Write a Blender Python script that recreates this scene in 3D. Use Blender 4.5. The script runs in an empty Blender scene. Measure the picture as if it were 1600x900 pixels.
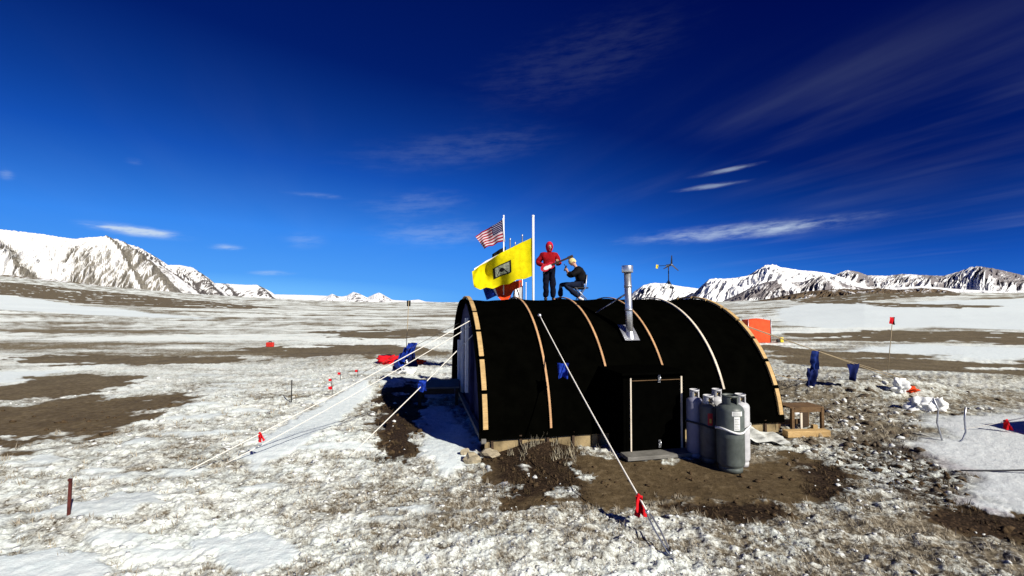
import bpy, bmesh, math, random
import numpy as np
from mathutils import Vector, Matrix, Euler
random.seed(7); RNG = np.random.default_rng(7)
R = math.radians
sc = bpy.context.scene
COL = sc.collection

# ------------------------------------------------------------------ camera model
F = 720.0; CAMH = 3.1; HOR = 472.0
PITCH = math.atan((HOR-450)/F)
cam_d = bpy.data.cameras.new('camera'); cam = bpy.data.objects.new('camera', cam_d); COL.objects.link(cam)
cam.location = (0, 0, CAMH); cam.rotation_euler = (R(90)+PITCH, 0, 0)
cam_d.sensor_width = 36; cam_d.lens = 36*F/1600; cam_d.clip_start = .05; cam_d.clip_end = 60000
sc.camera = cam
def ray(u, v):
    a = (u-800)/F; c = (450-v)/F
    y = math.cos(PITCH)-c*math.sin(PITCH); z = math.sin(PITCH)+c*math.cos(PITCH)
    return Vector((a/y, 1, z/y))
def dp(u, v, y):                       # point at depth y
    d = ray(u, v); return Vector((d.x*y, y, CAMH+d.z*y))
def flat(u, v, z=0):
    d = ray(u, v); t = (z-CAMH)/d.z; return Vector((d.x*t, t, z))

# ------------------------------------------------------------------ noise
_perm = RNG.permutation(4096).astype(np.int64)
def perlin(x, y, seed=0):
    x = np.asarray(x, float); y = np.asarray(y, float)
    xi = np.floor(x).astype(np.int64); yi = np.floor(y).astype(np.int64)
    xf = x-xi; yf = y-yi
    u = xf*xf*xf*(xf*(xf*6-15)+10); v = yf*yf*yf*(yf*(yf*6-15)+10)
    def g(ix, iy, dx, dy):
        h = _perm[(_perm[(ix+seed*131) & 4095]+iy) & 4095]
        a = h*(2*math.pi/4096.)*7
        return np.cos(a)*dx+np.sin(a)*dy
    n00 = g(xi, yi, xf, yf); n10 = g(xi+1, yi, xf-1, yf)
    n01 = g(xi, yi+1, xf, yf-1); n11 = g(xi+1, yi+1, xf-1, yf-1)
    return (n00*(1-u)+n10*u)*(1-v)+(n01*(1-u)+n11*u)*v
def fbm(x, y, oct=4, seed=0, gain=.5, lac=2.03):
    s = 0; a = 1; t = 0
    for o in range(oct):
        s = s+a*perlin(x, y, seed+o); t += a; a *= gain; x = x*lac+17.3; y = y*lac-9.1
    return s/t*1.6
def sstep(a, b, x):
    t = np.clip((x-a)/(b-a), 0, 1); return t*t*(3-2*t)

# ------------------------------------------------------------------ terrain
RU = [-900, -400, 0, 150, 300, 450, 600, 700, 900, 1050, 1150, 1250, 1350, 1500, 1600, 2000, 2600]
RV = [420, 424, 431, 446, 459, 468, 473, 474, 474, 474, 471, 465, 459, 457, 457, 455, 455]
RR = [1100, 1100, 1100, 1100, 1100, 1000, 900, 800, 700, 600, 450, 380, 340, 320, 320, 320, 320]
R0 = [70, 70, 70, 75, 85, 100, 100, 100, 80, 60, 45, 38, 34, 32, 30, 28, 28]
BUMPS = [  # u, v, height, rx, ry
    (1350, 612, .30, 2.2, 1.2), (1430, 612, .25, 1.6, .9), (1270, 605, .16, 1.5, 1.5), (1480, 590, .15, 3, 1.5),
    (520, 690, .14, .9, .8), (600, 600, .22, 1.4, 1.4), (700, 745, -.10, .8, .6), (835, 700, .24, .65, .45),
    (690, 668, -.12, .6, 1.2), (1560, 830, -.14, 1.0, .35), (200, 800, .10, 1.2, .7), (800, 860, .08, 1.0, .5),
    (1240, 640, .10, .9, .9), (1110, 750, -.04, 1.6, .7), (560, 560, .2, 3, 2)]
BW = [(flat(u, v), h, rx, ry) for u, v, h, rx, ry in BUMPS]
def macro(x, y):
    x = np.asarray(x, float); y = np.asarray(y, float)
    r = np.hypot(x, y); az = np.arctan2(x, np.maximum(y, 1e-6)); az = np.clip(az, -1.2, 1.2)
    back = np.where(y <= 0.0, 0.0, 1.0)
    u = 800+F*np.tan(az)
    vt = np.interp(u, RU, RV); r1 = np.interp(u, RU, RR); r0 = np.interp(u, RU, R0)
    zt = CAMH+(HOR-vt)/F*r1*np.cos(az)
    t = np.clip((r-r0)/(r1-r0), 0, 1)
    zt = np.maximum(zt, 0.3)
    z = zt*(t**1.25)*back
    f = sstep(18, 60, r)
    z = z+f*fbm(x/55, y/22, 3, 5)*np.minimum(.35+r*.0035, 2.2)*.6*sstep(0, 1, 2-t)
    z = z+sstep(6, 14, r)*fbm(x/5., y/4., 2, 9)*.05
    for p, h, rx, ry in BW:
        z = z+h*np.exp(-((x-p.x)/rx)**2-((y-p.y)/ry)**2)
    return z
def hit(u, v):                        # ray against the macro terrain
    d = ray(u, v); t = 3.0; last = t
    while t < 3000:
        z = float(macro(d.x*t, t))
        if CAMH+d.z*t < z:
            lo, hi = last, t
            for _ in range(30):
                m = (lo+hi)/2
                if CAMH+d.z*m < float(macro(d.x*m, m)): hi = m
                else: lo = m
            return Vector((d.x*hi, hi, CAMH+d.z*hi))
        last = t; t *= 1.02
    return Vector((d.x*1500, 1500, 0))
def gz(x, y): return float(macro(x, y))

P_MUD = [
 [(-60,640),(60,628),(200,620),(290,614),(304,622),(232,650),(130,678),(60,692),(-60,700)],
 [(-60,612),(60,590),(130,584),(215,588),(226,602),(150,611),(60,622),(-60,632)],
 [(900,712),(960,712),(1075,712),(1180,722),(1240,708),(1290,712),(1330,745),(1347,775),(1250,790),(1100,792),(1000,787),(930,780),(903,745)],
 [(740,704),(790,684),(830,683),(895,688),(905,775),(860,772),(800,797),(785,760),(748,722)],
 [(592,612),(650,598),(662,625),(652,690),(640,725),(600,722),(585,690),(588,650)],
 [(1195,541),(1280,548),(1450,559),(1680,568),(1680,590),(1400,578),(1280,576),(1205,572)],
 [(1225,522),(1400,515),(1680,521),(1680,540),(1480,533),(1300,536)],
 [(1030,788),(1210,784),(1240,806),(1160,818),(1090,804)],
 [(1440,800),(1500,790),(1600,806),(1700,816),(1700,852),(1560,842),(1470,824)],
 [(-60,676),(20,668),(30,690),(-60,700)],
 [(0,560),(120,552),(330,556),(420,563),(300,568),(100,572)],
 [(380,545),(520,538),(690,542),(700,552),(560,560),(420,556)],
 [(-60,441),(60,445),(200,459),(330,471),(440,481),(300,482),(180,477),(80,468),(-60,458)],
 [(480,520),(600,514),(700,513),(705,524),(560,530)],
 [(1190,466),(1260,459),(1370,455),(1480,455),(1500,462),(1400,466),(1330,475),(1260,474)],
 [(1330,472),(1500,476),(1580,479),(1500,482),(1380,479)],
]
P_DARK = [P_MUD[3], P_MUD[4], P_MUD[7], P_MUD[8],
 [(1250,722),(1300,716),(1345,760),(1340,776),(1290,784),(1262,760)],
 [(1330,690),(1470,690),(1530,750),(1500,800),(1400,775),(1340,745)]]
P_SMOOTH = [
 [(648,628),(700,640),(748,690),(738,722),(700,738),(655,705),(652,660)],
 [(375,716),(430,672),(520,622),(575,592),(580,615),(552,640),(480,690),(400,735)],
 [(1432,682),(1492,650),(1560,642),(1700,640),(1700,830),(1600,812),(1530,792),(1490,745),(1455,712)],
 [(1215,482),(1300,470),(1400,474),(1680,462),(1680,518),(1480,512),(1300,512),(1220,508)],
 [(1280,548),(1400,538),(1680,546),(1680,566),(1450,558)],
 [(-60,458),(80,470),(180,482),(340,498),(180,494),(0,484),(-60,480)],
 [(-60,584),(60,578),(110,578),(40,594),(-60,606)],
 [(760,728),(798,724),(795,758),(772,756)],
 [(-40,880),(90,858),(170,880),(180,930),(-40,930)],
 [(300,850),(420,830),(470,880),(380,905)],
]
def poly_sd(px, py, poly):
    n = len(poly); inside = np.zeros(px.shape, bool); d2 = np.full(px.shape, 1e18)
    for i in range(n):
        ax, ay = poly[i]; bx, by = poly[(i+1) % n]
        ex, ey = bx-ax, by-ay
        t = np.clip(((px-ax)*ex+(py-ay)*ey)/(ex*ex+ey*ey+1e-12), 0, 1)
        d2 = np.minimum(d2, (px-ax-t*ex)**2+(py-ay-t*ey)**2)
        c = ((ay > py) != (by > py)) & (px < (bx-ax)*(py-ay)/((by-ay) if by != ay else 1e-12)+ax)
        inside ^= c
    d = np.sqrt(d2); return np.where(inside, d, -d)
def wpoly(poly):
    out = []
    for (u, v) in poly:
        p = hit(min(max(u, -400), 2000), v); out.append((p.x, p.y))
    return out
W_RUB = [wpoly([(1225,598),(1330,590),(1460,608),(1490,650),(1470,690),(1440,740),(1340,730),(1300,690),(1225,650)])]
W_MUD = [wpoly(p) for p in P_MUD]; W_DARK = [wpoly(p) for p in P_DARK]; W_SM = [wpoly(p) for p in P_SMOOTH]
def pmask(x, y, polys, soft, warp, seed):
    r = np.hypot(x, y)
    m = np.zeros(x.shape)
    # warp scaled with the range so that the far edges are as ragged as the near ones
    for k, P in enumerate(polys):
        P_ = np.array(P); lo = P_.min(0); hi = P_.max(0)
        pad = .15*max(hi-lo)+.4
        sel = (x > lo[0]-pad) & (x < hi[0]+pad) & (y > lo[1]-pad) & (y < hi[1]+pad)
        if not sel.any(): continue
        xs, ys = x[sel], y[sel]; ext = np.minimum(*(hi-lo))
        size = min(ext, 12.0)
        n = fbm(xs/(size*.35), ys/(size*.35), 5, seed+k, .62)
        d = poly_sd(xs, ys, P)/size+n*warp
        m[sel] = np.maximum(m[sel], sstep(-soft, soft, d))
    return m
def fields(x, y):
    """mud, smooth snow, snow cover, dark soil, relief for every point"""
    r = np.hypot(x, y)
    mud = pmask(x, y, W_MUD, .10, .34, 40)
    dark = pmask(x, y, W_DARK, .12, .25, 60)
    sm = pmask(x, y, W_SM, .06, .20, 80)*(1-mud)
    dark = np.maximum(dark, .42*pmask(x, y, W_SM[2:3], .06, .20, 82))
    near = 1-sstep(16, 34, r)
    big = fbm(x/2.6, y/1.6, 4, 21)                      # patches of metres
    mid = fbm(x/.62, y/.42, 3, 25)                      # tussocks
    fine = fbm(x/.17, y/.13, 3, 29, .6)
    tus = fbm(x/.40, y/.34, 3, 50); tus2 = fbm(x/.15, y/.13, 3, 53, .6)
    ice = sstep(.34, .58, fbm(x/2.4+3, y/.8, 3, 91)+.12*fbm(x/.5, y/.3, 2, 93)+.16*sstep(1, -5, x)-.22*sstep(0, 4, x))*(1-mud)*near
    sm = np.maximum(sm, ice*.85)
    snow_n = .42+.11*tus+.11*tus2+.34*big+.20*mid+.22*fine
    # wind laid bands further out
    b1 = fbm(x/34, y/7.5, 4, 31, .62); b2 = fbm(x/5, y/1.5, 4, 35, .62)*(1-sstep(110, 220, r))+fbm(x/28, y/13, 4, 37, .6)*sstep(110, 220, r)
    snow_f = .53+.78*b1+.42*b2
    mud = mud*(1-sstep(.10, .55, b2*.8+fbm(x/11, y/2.2, 3, 71)*.9)*sstep(18, 40, r)*.95)
    mud = mud*(1-.75*sstep(.30, .62, fbm(x/1.1, y/.7, 4, 77))*near)
    snow = snow_n*near+snow_f*(1-near)
    snow = snow+.12*sstep(.5, -4, x)*near - .13*sstep(1.5, 5, x)*near*sstep(4.6, 6.0, r)
    rough = (1-mud*.88)*(1-sm*.86)
    amp = np.clip(.35+r*.02, .4, 1.0)
    relief = rough*((np.maximum(tus, -.25)*.080)+tus2*.040)*(1-sstep(25, 60, r))
    relief = relief+sstep(24, 60, r)*rough*b2*.10*(1+sstep(110, 300, r)*5)
    relief = relief+fbm(x/.25, y/.2, 3, 57)*.012*(1-sstep(14, 30, r)) - mud*.02*near + sm*.03*near
    return mud, sm, snow, dark, relief

def mesh_np(name, V, faces, mat=None, smooth=True):
    me = bpy.data.meshes.new(name)
    faces = np.asarray(faces, np.int32); n, k = faces.shape
    me.vertices.add(len(V)); me.vertices.foreach_set('co', np.asarray(V, np.float32).ravel())
    me.loops.add(n*k); me.loops.foreach_set('vertex_index', faces.ravel())
    me.polygons.add(n); me.polygons.foreach_set('loop_start', np.arange(0, n*k, k, dtype=np.int32))
    me.update(calc_edges=True)
    me.polygons.foreach_set('use_smooth', np.full(n, smooth, bool))
    if mat: me.materials.append(mat)
    return me
def link(name, me, parent=None):
    o = bpy.data.objects.new(name, me); COL.objects.link(o)
    if parent: o.parent = parent
    return o
def attr(me, name, rgba):
    a = me.color_attributes.new(name, 'FLOAT_COLOR', 'POINT')
    a.data.foreach_set('color', np.asarray(rgba, np.float32).ravel())

# ------------------------------------------------------------------ materials
class N:
    def __init__(s, name, surf=True):
        s.m = bpy.data.materials.new(name); s.m.use_nodes = True; s.t = s.m.node_tree
        s.b = s.t.nodes['Principled BSDF']
    def n(s, typ, **kw):
        o = s.t.nodes.new(typ)
        for k, v in kw.items():
            if hasattr(o, k): setattr(o, k, v)
            else: o.inputs[k].default_value = v
        return o
    def l(s, a, b): s.t.links.new(a, b)
    def math(s, op, a, b=None, clamp=False):
        return nmath(s.t, op, a, b, clamp)
    def noise(s, scale, detail=4, rough=.55, vec=None, dim='3D'):
        o = s.n('ShaderNodeTexNoise'); o.inputs['Scale'].default_value = scale
        o.inputs['Detail'].default_value = detail; o.inputs['Roughness'].default_value = rough
        if vec is not None: s.l(vec, o.inputs['Vector'])
        return o.outputs['Fac']
    def ramp(s, fac, stops):
        o = s.n('ShaderNodeValToRGB'); e = o.color_ramp.elements
        while len(e) < len(stops): e.new(.5)
        for i, (p, c) in enumerate(stops):
            e[i].position = p; e[i].color = (c[0], c[1], c[2], 1) if not isinstance(c, (int, float)) else (c, c, c, 1)
        s.l(fac, o.inputs['Fac']); return o.outputs['Color']
    def mix(s, fac, a, b, blend='MIX'):
        o = s.n('ShaderNodeMix'); o.data_type = 'RGBA'; o.blend_type = blend
        for k, v in ((0, fac), (6, a), (7, b)):
            if isinstance(v, bpy.types.NodeSocket): s.l(v, o.inputs[k])
            elif k == 0: o.inputs[0].default_value = v
            else: o.inputs[k].default_value = (v[0], v[1], v[2], 1)
        return o.outputs[2]
    def bump(s, h, strength, dist):
        o = s.n('ShaderNodeBump'); o.inputs['Strength'].default_value = strength; o.inputs['Distance'].default_value = dist
        s.l(h, o.inputs['Height']); s.l(o.outputs['Normal'], s.b.inputs['Normal'])
def nmath(t, op, a, b=None, clamp=False):
    o = t.nodes.new('ShaderNodeMath'); o.operation = op; o.use_clamp = clamp
    for i, v in enumerate((a, b)):
        if v is None: continue
        if isinstance(v, bpy.types.NodeSocket): t.links.new(v, o.inputs[i])
        else: o.inputs[i].default_value = v
    return o.outputs[0]
def mat(name, col, rough=.7, metal=0, var=.25, scale=9, bump=.0, bscale=60, spec=.3, sheen=0):
    s = N(name); s.b.inputs['Roughness'].default_value = rough; s.b.inputs['Metallic'].default_value = metal
    s.b.inputs['Specular IOR Level'].default_value = spec
    tc = s.n('ShaderNodeTexCoord').outputs['Object']
    n = s.noise(scale, 5, .6, tc)
    d = tuple(c*(1-var) for c in col); u = tuple(min(1, c*(1+var)) for c in col)
    s.l(s.ramp(n, [(.3, d), (.7, u)]), s.b.inputs['Base Color'])
    if bump: s.bump(s.noise(bscale, 4, .6, tc), bump, .02)
    return s.m
def wood(name, a, b, scale=6, rough=.75):
    s = N(name); s.b.inputs['Roughness'].default_value = rough; s.b.inputs['Specular IOR Level'].default_value = .2
    tc = s.n('ShaderNodeTexCoord').outputs['Object']
    mp = s.n('ShaderNodeMapping'); mp.inputs['Scale'].default_value = (1.2, 9, 9); s.l(tc, mp.inputs['Vector'])
    n = s.noise(scale, 6, .65, mp.outputs[0]); n2 = s.noise(3, 3, .5, tc)
    c = s.ramp(n, [(.3, a), (.7, b)])
    c = s.mix(s.ramp(n2, [(.45, 0.0), (.75, .55)]), c, tuple(x*.45 for x in a))
    s.l(c, s.b.inputs['Base Color']); s.bump(n, .3, .01); return s.m
M = {}
M['cover'] = mat('black_tent_fabric', (.0010, .0010, .0007), .95, 0, .4, 3, .25, 14, .0)
M['cover_in'] = mat('black_trim', (.0010, .0010, .0008), .95, 0, .3, 6, 0, 60, .0)
M['navy'] = mat('navy_wall_fabric', (.020, .022, .075), .8, 0, .5, 3, .2, 20, .1)
M['white_cloth'] = mat('white_cloth', (.88, .88, .88), .85, 0, .08, 12, .2, 40, .1)
M['wood_tan'] = wood('tan_plank', (.40, .25, .095), (.62, .43, .20))
M['wood_orange'] = wood('orange_batten', (.42, .22, .10), (.58, .36, .19))
M['wood_pale'] = wood('pale_batten', (.62, .52, .40), (.75, .68, .56))
M['wood_old'] = wood('weathered_wood', (.08, .045, .02), (.19, .115, .055))
M['wood_dark'] = wood('dark_wood', (.035, .022, .014), (.08, .05, .03))
M['wood_grey'] = wood('grey_step_wood', (.12, .115, .10), (.22, .21, .19))
M['foam'] = mat('foam_board', (.24, .18, .095), .85, 0, .5, 4, .3, 40, .1)
M['steel'] = mat('galvanised_steel', (.62, .63, .64), .34, .85, .18, 14, .08, 40, .5)
M['steel_dull'] = mat('dull_flashing_steel', (.42, .43, .46), .45, .8, .3, 8, .1, 40, .5)
M['iron'] = mat('dark_iron', (.03, .028, .028), .6, .4, .3, 20)
M['rope'] = mat('pale_rope', (.78, .74, .66), .8, 0, .2, 60, .3, 200, .2)
M['rope_tan'] = mat('tan_rope', (.34, .27, .17), .8, 0, .25, 60, .3, 200, .2)
M['white_paint'] = mat('white_paint', (.80, .80, .78), .45, 0, .06, 12)
M['tank_white'] = mat('white_tank_paint', (.50, .50, .51), .42, 0, .18, 8, .05, 30, .4)
M['tank_blue'] = mat('pale_blue_grey_tank_paint', (.22, .22, .29), .42, 0, .14, 6, .05, 30, .4)
M['tank_grey'] = mat('grey_tank_paint', (.088, .102, .093), .45, 0, .30, 7, .06, 30, .4)
M['tank_taupe'] = mat('taupe_grey_tank_paint', (.095, .092, .085), .45, 0, .35, 7, .06, 30, .4)
M['brass'] = mat('brass', (.5, .38, .16), .35, .9, .2, 20)
M['label_white'] = mat('paper_label', (.74, .75, .72), .7, 0, .10, 30)
M['ink'] = mat('grey_print', (.28, .29, .28), .8, 0, .2, 30)
M['label_red'] = mat('red_label', (.50, .03, .03), .6, 0, .15, 20)
M['yellow_print'] = mat('yellow_print', (.75, .45, .08), .6, 0, .15, 20)
M['strap_white'] = mat('white_webbing', (.82, .82, .80), .8, 0, .1, 40)
M['strap_dark'] = mat('dark_webbing', (.03, .03, .035), .8, 0, .1, 40)
M['yellow'] = mat('yellow_flag_cloth', (.60, .51, .004), .85, 0, .18, 5, .2, 25, .05)
M['red_cloth'] = mat('red_cloth', (.55, .012, .018), .85, 0, .2, 8, .2, 40, .05)
M['red_orange'] = mat('red_orange_cloth', (.62, .06, .015), .85, 0, .2, 5, .2, 30, .05)
M['blue_cloth'] = mat('blue_cloth', (.010, .034, .27), .8, 0, .45, 9, .2, 30, .1)
M['blue_mid'] = mat('mid_blue_cloth', (.010, .026, .145), .8, 0, .4, 8, .2, 30, .1)
M['blue_dark'] = mat('dark_blue_cloth', (.006, .012, .075), .8, 0, .3, 6, .2, 30, .1)
M['black_cloth'] = mat('black_cloth', (.008, .008, .009), .85, 0, .3, 8, .2, 40, .05)
M['flag_white_backlit'] = mat('backlit_flag_white', (.46, .39, .42), .85, 0, .1, 10, 0, 1, .05)  # white stripes and stars: backlit dimness is put into the colour
M['usred'] = mat('stripe_red', (.22, .008, .02), .85, 0, .1, 10, 0, 1, .05)
M['usblue'] = mat('canton_blue', (.008, .012, .06), .85, 0, .1, 10, 0, 1, .05)
M['emb_grey'] = mat('emblem_grey', (.26, .28, .21), .85, 0, .8, 9, 0, 1, .05)
M['orange'] = mat('orange_nylon', (.86, .105, .035), .8, 0, .14, 3, .3, 8, .1)
M['jacket_red'] = mat('red_jacket', (.27, .004, .008), .8, 0, .35, 12, .4, 30, .1)
M['hood_red'] = mat('pinkish_red_hood', (.50, .010, .03), .8, 0, .25, 14, .3, 60, .1)
M['trouser'] = mat('navy_trousers', (.004, .005, .013), .85, 0, .3, 12, .3, 40, .1)
M['jeans'] = mat('blue_jeans', (.009, .013, .030), .85, 0, .35, 10, .3, 60, .1)
M['jacket_black'] = mat('black_jacket', (.006, .006, .007), .8, 0, .3, 12, .3, 40, .12)
M['skin'] = mat('skin', (.55, .30, .21), .55, 0, .08, 20)
M['eye'] = mat('eye_dark', (.02, .015, .012), .3)
M['lip'] = mat('lip', (.36, .12, .10), .5)
M['hat'] = mat('pale_yellow_knit_hat', (.62, .52, .25), .9, 0, .35, 30, .5, 90, .05)
M['boot'] = mat('dark_boot', (.02, .016, .014), .6)
M['shoe'] = mat('white_shoe', (.75, .74, .72), .6)
M['guitar'] = mat('red_guitar_lacquer', (.50, .012, .022), .25, 0, .1, 6, 0, 1, .5)
M['fret'] = mat('dark_fretboard', (.03, .018, .012), .5)
M['pole_white'] = mat('white_pole', (.80, .80, .78), .4, 0, .06, 10)
M['turb_dark'] = mat('dark_blade', (.02, .022, .03), .6)
M['can_yellow'] = mat('yellow_plastic', (.70, .55, .04), .5, 0, .1, 8)
M['red_plastic'] = mat('red_plastic', (.55, .03, .02), .5, 0, .2, 8)
M['rust'] = mat('rusty_red_steel', (.085, .018, .014), .8, .2, .5, 14, .4, 50)
M['sack'] = mat('white_sack', (.80, .81, .80), .75, 0, .1, 5, .3, 12)
M['plastic_sheet'] = mat('milky_plastic_sheet', (.55, .56, .52), .4, 0, .25, 5, .3, 20, .4)
M['stone'] = mat('tan_stone', (.34, .29, .20), .9, 0, .35, 7, .6, 30, .1)
M['tent_yel'] = mat('yellow_tent_fabric', (.65, .42, .05), .8, 0, .15, 4, .2, 12, .1)

# ground
def ground_mat():
    s = N('tundra_ground'); b = s.b
    b.inputs['Roughness'].default_value = .9; b.inputs['Specular IOR Level'].default_value = .12
    tc = s.n('ShaderNodeTexCoord').outputs['Object']
    at = s.n('ShaderNodeAttribute', attribute_name='cover'); sep = s.n('ShaderNodeSeparateColor'); s.l(at.outputs['Color'], sep.inputs[0])
    mud, sm, snow = sep.outputs; dark = at.outputs['Alpha']
    n1 = s.noise(7, 6, .66, tc); n2 = s.noise(26, 5, .65, tc); n3 = s.noise(90, 3, .6, tc); n0 = s.noise(.9, 4, .6, tc)
    mix1 = s.math('ADD', s.math('MULTIPLY', s.math('SUBTRACT', n1, .5), .75), s.math('MULTIPLY', s.math('SUBTRACT', n2, .5), .75))
    mix1 = s.math('ADD', mix1, s.math('MULTIPLY', s.math('SUBTRACT', n3, .5), .35))
    t = s.math('ADD', snow, mix1)
    sfac = s.ramp(t, [(.28, 0.0), (.70, 1.0)])
    veg = s.ramp(s.math('ADD', s.math('MULTIPLY', n2, .6), s.math('MULTIPLY', n1, .4)),
                 [(.30, (.022, .017, .012)), (.43, (.100, .082, .056)), (.57, (.225, .192, .140)), (.70, (.46, .43, .385))])
    snowc = s.ramp(n0, [(.3, (.72, .79, .76)), (.7, (.85, .87, .81))])
    smc = s.ramp(n1, [(.3, (.62, .70, .71)), (.7, (.78, .83, .82))])
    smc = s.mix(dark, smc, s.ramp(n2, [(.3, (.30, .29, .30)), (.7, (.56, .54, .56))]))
    soil = s.ramp(s.math('ADD', s.math('MULTIPLY', n1, .5), s.math('MULTIPLY', n3, .5)),
                  [(.32, (.045, .030, .014)), (.44, (.078, .054, .026)), (.57, (.130, .093, .049)), (.71, (.30, .24, .16))])
    dsoil = s.ramp(n2, [(.34, (.007, .0045, .003)), (.54, (.030, .018, .010)), (.72, (.10, .065, .038))])
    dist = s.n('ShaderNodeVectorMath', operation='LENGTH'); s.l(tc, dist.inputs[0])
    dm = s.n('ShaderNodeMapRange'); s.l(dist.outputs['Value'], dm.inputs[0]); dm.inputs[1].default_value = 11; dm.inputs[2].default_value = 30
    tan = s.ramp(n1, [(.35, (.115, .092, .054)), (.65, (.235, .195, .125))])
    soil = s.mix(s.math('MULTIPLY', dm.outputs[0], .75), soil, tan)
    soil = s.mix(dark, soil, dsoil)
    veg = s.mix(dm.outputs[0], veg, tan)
    veg = s.mix(s.math('MULTIPLY', dark, .8), veg, dsoil)
    soil = s.mix(s.ramp(n0, [(.40, 0.0), (.68, .75)]), soil, s.mix(.5, soil, dsoil))
    c = s.mix(sfac, veg, snowc)
    c = s.mix(sm, c, smc)
    mfac = s.ramp(s.math('ADD', mud, s.math('MULTIPLY', mix1, .7)), [(.36, 0.0), (.62, 1.0)])
    c = s.mix(mfac, c, soil)
    s.l(c, b.inputs['Base Color'])
    h = s.math('ADD', s.math('MULTIPLY', n1, .6), s.math('MULTIPLY', n2, .5)); h = s.math('ADD', h, s.math('MULTIPLY', n3, .2))
    s.bump(h, .55, .05)
    return s.m
def ground():
    az = [-64+.085*i for i in range(int(128/.085)+1)]
    a = az[-1]+1.5
    while a < 360-64-.5: az.append(a); a += 2.5
    az = np.radians(np.array(az)); NA = len(az)
    k = np.arange(1/3.0, 1/110., -.62/(461*CAMH)); rr = 1/k; rr = np.concatenate([rr, rr[-1]*1.022**np.arange(1, 121)])
    rr = np.concatenate([rr, [1700, 2200, 3000, 4500, 7000, 12000]])
    NR = len(rr)
    Rg, Ag = np.meshgrid(rr, az, indexing='ij')
    x = (Rg*np.sin(Ag)).ravel(); y = (Rg*np.cos(Ag)).ravel()
    mud, sm, snow, dark, rel = fields(x, y)
    z = macro(x, y)+rel
    V = np.stack([x, y, z], 1)
    V = np.vstack([V, [[0, 0, 0]]])
    i = np.arange(NR-1)[:, None]*NA+np.arange(NA)[None, :]
    j = np.arange(NR-1)[:, None]*NA+((np.arange(NA)+1) % NA)[None, :]
    q = np.stack([i, j, j+NA, i+NA], -1).reshape(-1, 4)[:, ::-1]
    c = len(V)-1; ring = np.arange(NA); nx = (ring+1) % NA
    me = bpy.data.meshes.new('ground')
    nq = len(q); nt = NA
    tri = np.stack([np.full(NA, c), nx, ring], 1)[:, ::1]
    me.vertices.add(len(V)); me.vertices.foreach_set('co', V.astype(np.float32).ravel())
    me.loops.add(nq*4+nt*3); me.loops.foreach_set('vertex_index', np.concatenate([q.ravel(), tri.ravel()]).astype(np.int32))
    me.polygons.add(nq+nt)
    me.polygons.foreach_set('loop_start', np.concatenate([np.arange(nq)*4, nq*4+np.arange(nt)*3]).astype(np.int32))
    me.update(calc_edges=True); me.polygons.foreach_set('use_smooth', np.ones(nq+nt, bool))
    rgba = np.stack([mud, sm, np.clip(snow, -1, 2), dark], 1); rgba = np.vstack([rgba, [[0, 0, .5, 0]]])
    attr(me, 'cover', rgba)
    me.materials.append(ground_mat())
    o = link('ground', me); o['kind'] = 'structure'; return o
ground()

# ------------------------------------------------------------------ mountains
def mtn_mat(name, rock_a, rock_b):
    s = N(name); b = s.b; b.inputs['Roughness'].default_value = .9; b.inputs['Specular IOR Level'].default_value = .1
    tc = s.n('ShaderNodeTexCoord').outputs['Object']
    at = s.n('ShaderNodeAttribute', attribute_name='rock'); sep = s.n('ShaderNodeSeparateColor'); s.l(at.outputs['Color'], sep.inputs[0])
    n1 = s.noise(.03, 7, .74, tc); n2 = s.noise(.16, 5, .74, tc)
    t = s.math('ADD', sep.outputs[0], s.math('ADD', s.math('MULTIPLY', s.math('SUBTRACT', n1, .5), .9), s.math('MULTIPLY', s.math('SUBTRACT', n2, .5), .8)))
    f = s.ramp(t, [(.38, 0.0), (.62, 1.0)])
    rock = s.ramp(n2, [(.3, rock_a), (.7, rock_b)])
    s.l(s.mix(f, (.86, .86, .86), rock), b.inputs['Base Color'])
    s.bump(s.math('ADD', n1, n2), .5, 6)
    return s.m
MM = {'tan': mtn_mat('tan_rock_and_snow', (.10, .09, .075), (.25, .23, .195)),
      'grey': mtn_mat('grey_rock_and_snow', (.05, .045, .045), (.15, .135, .13)),
      'brown': mtn_mat('brown_moraine', (.045, .032, .020), (.17, .125, .08)),
      'olive': mtn_mat('olive_scree', (.10, .082, .05), (.22, .185, .125)),
      'purple': mtn_mat('purple_grey_rock', (.12, .11, .115), (.24, .215, .215)),
      'blue': mtn_mat('blue_grey_rock_and_snow', (.07, .07, .085), (.20, .19, .20))}
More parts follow.
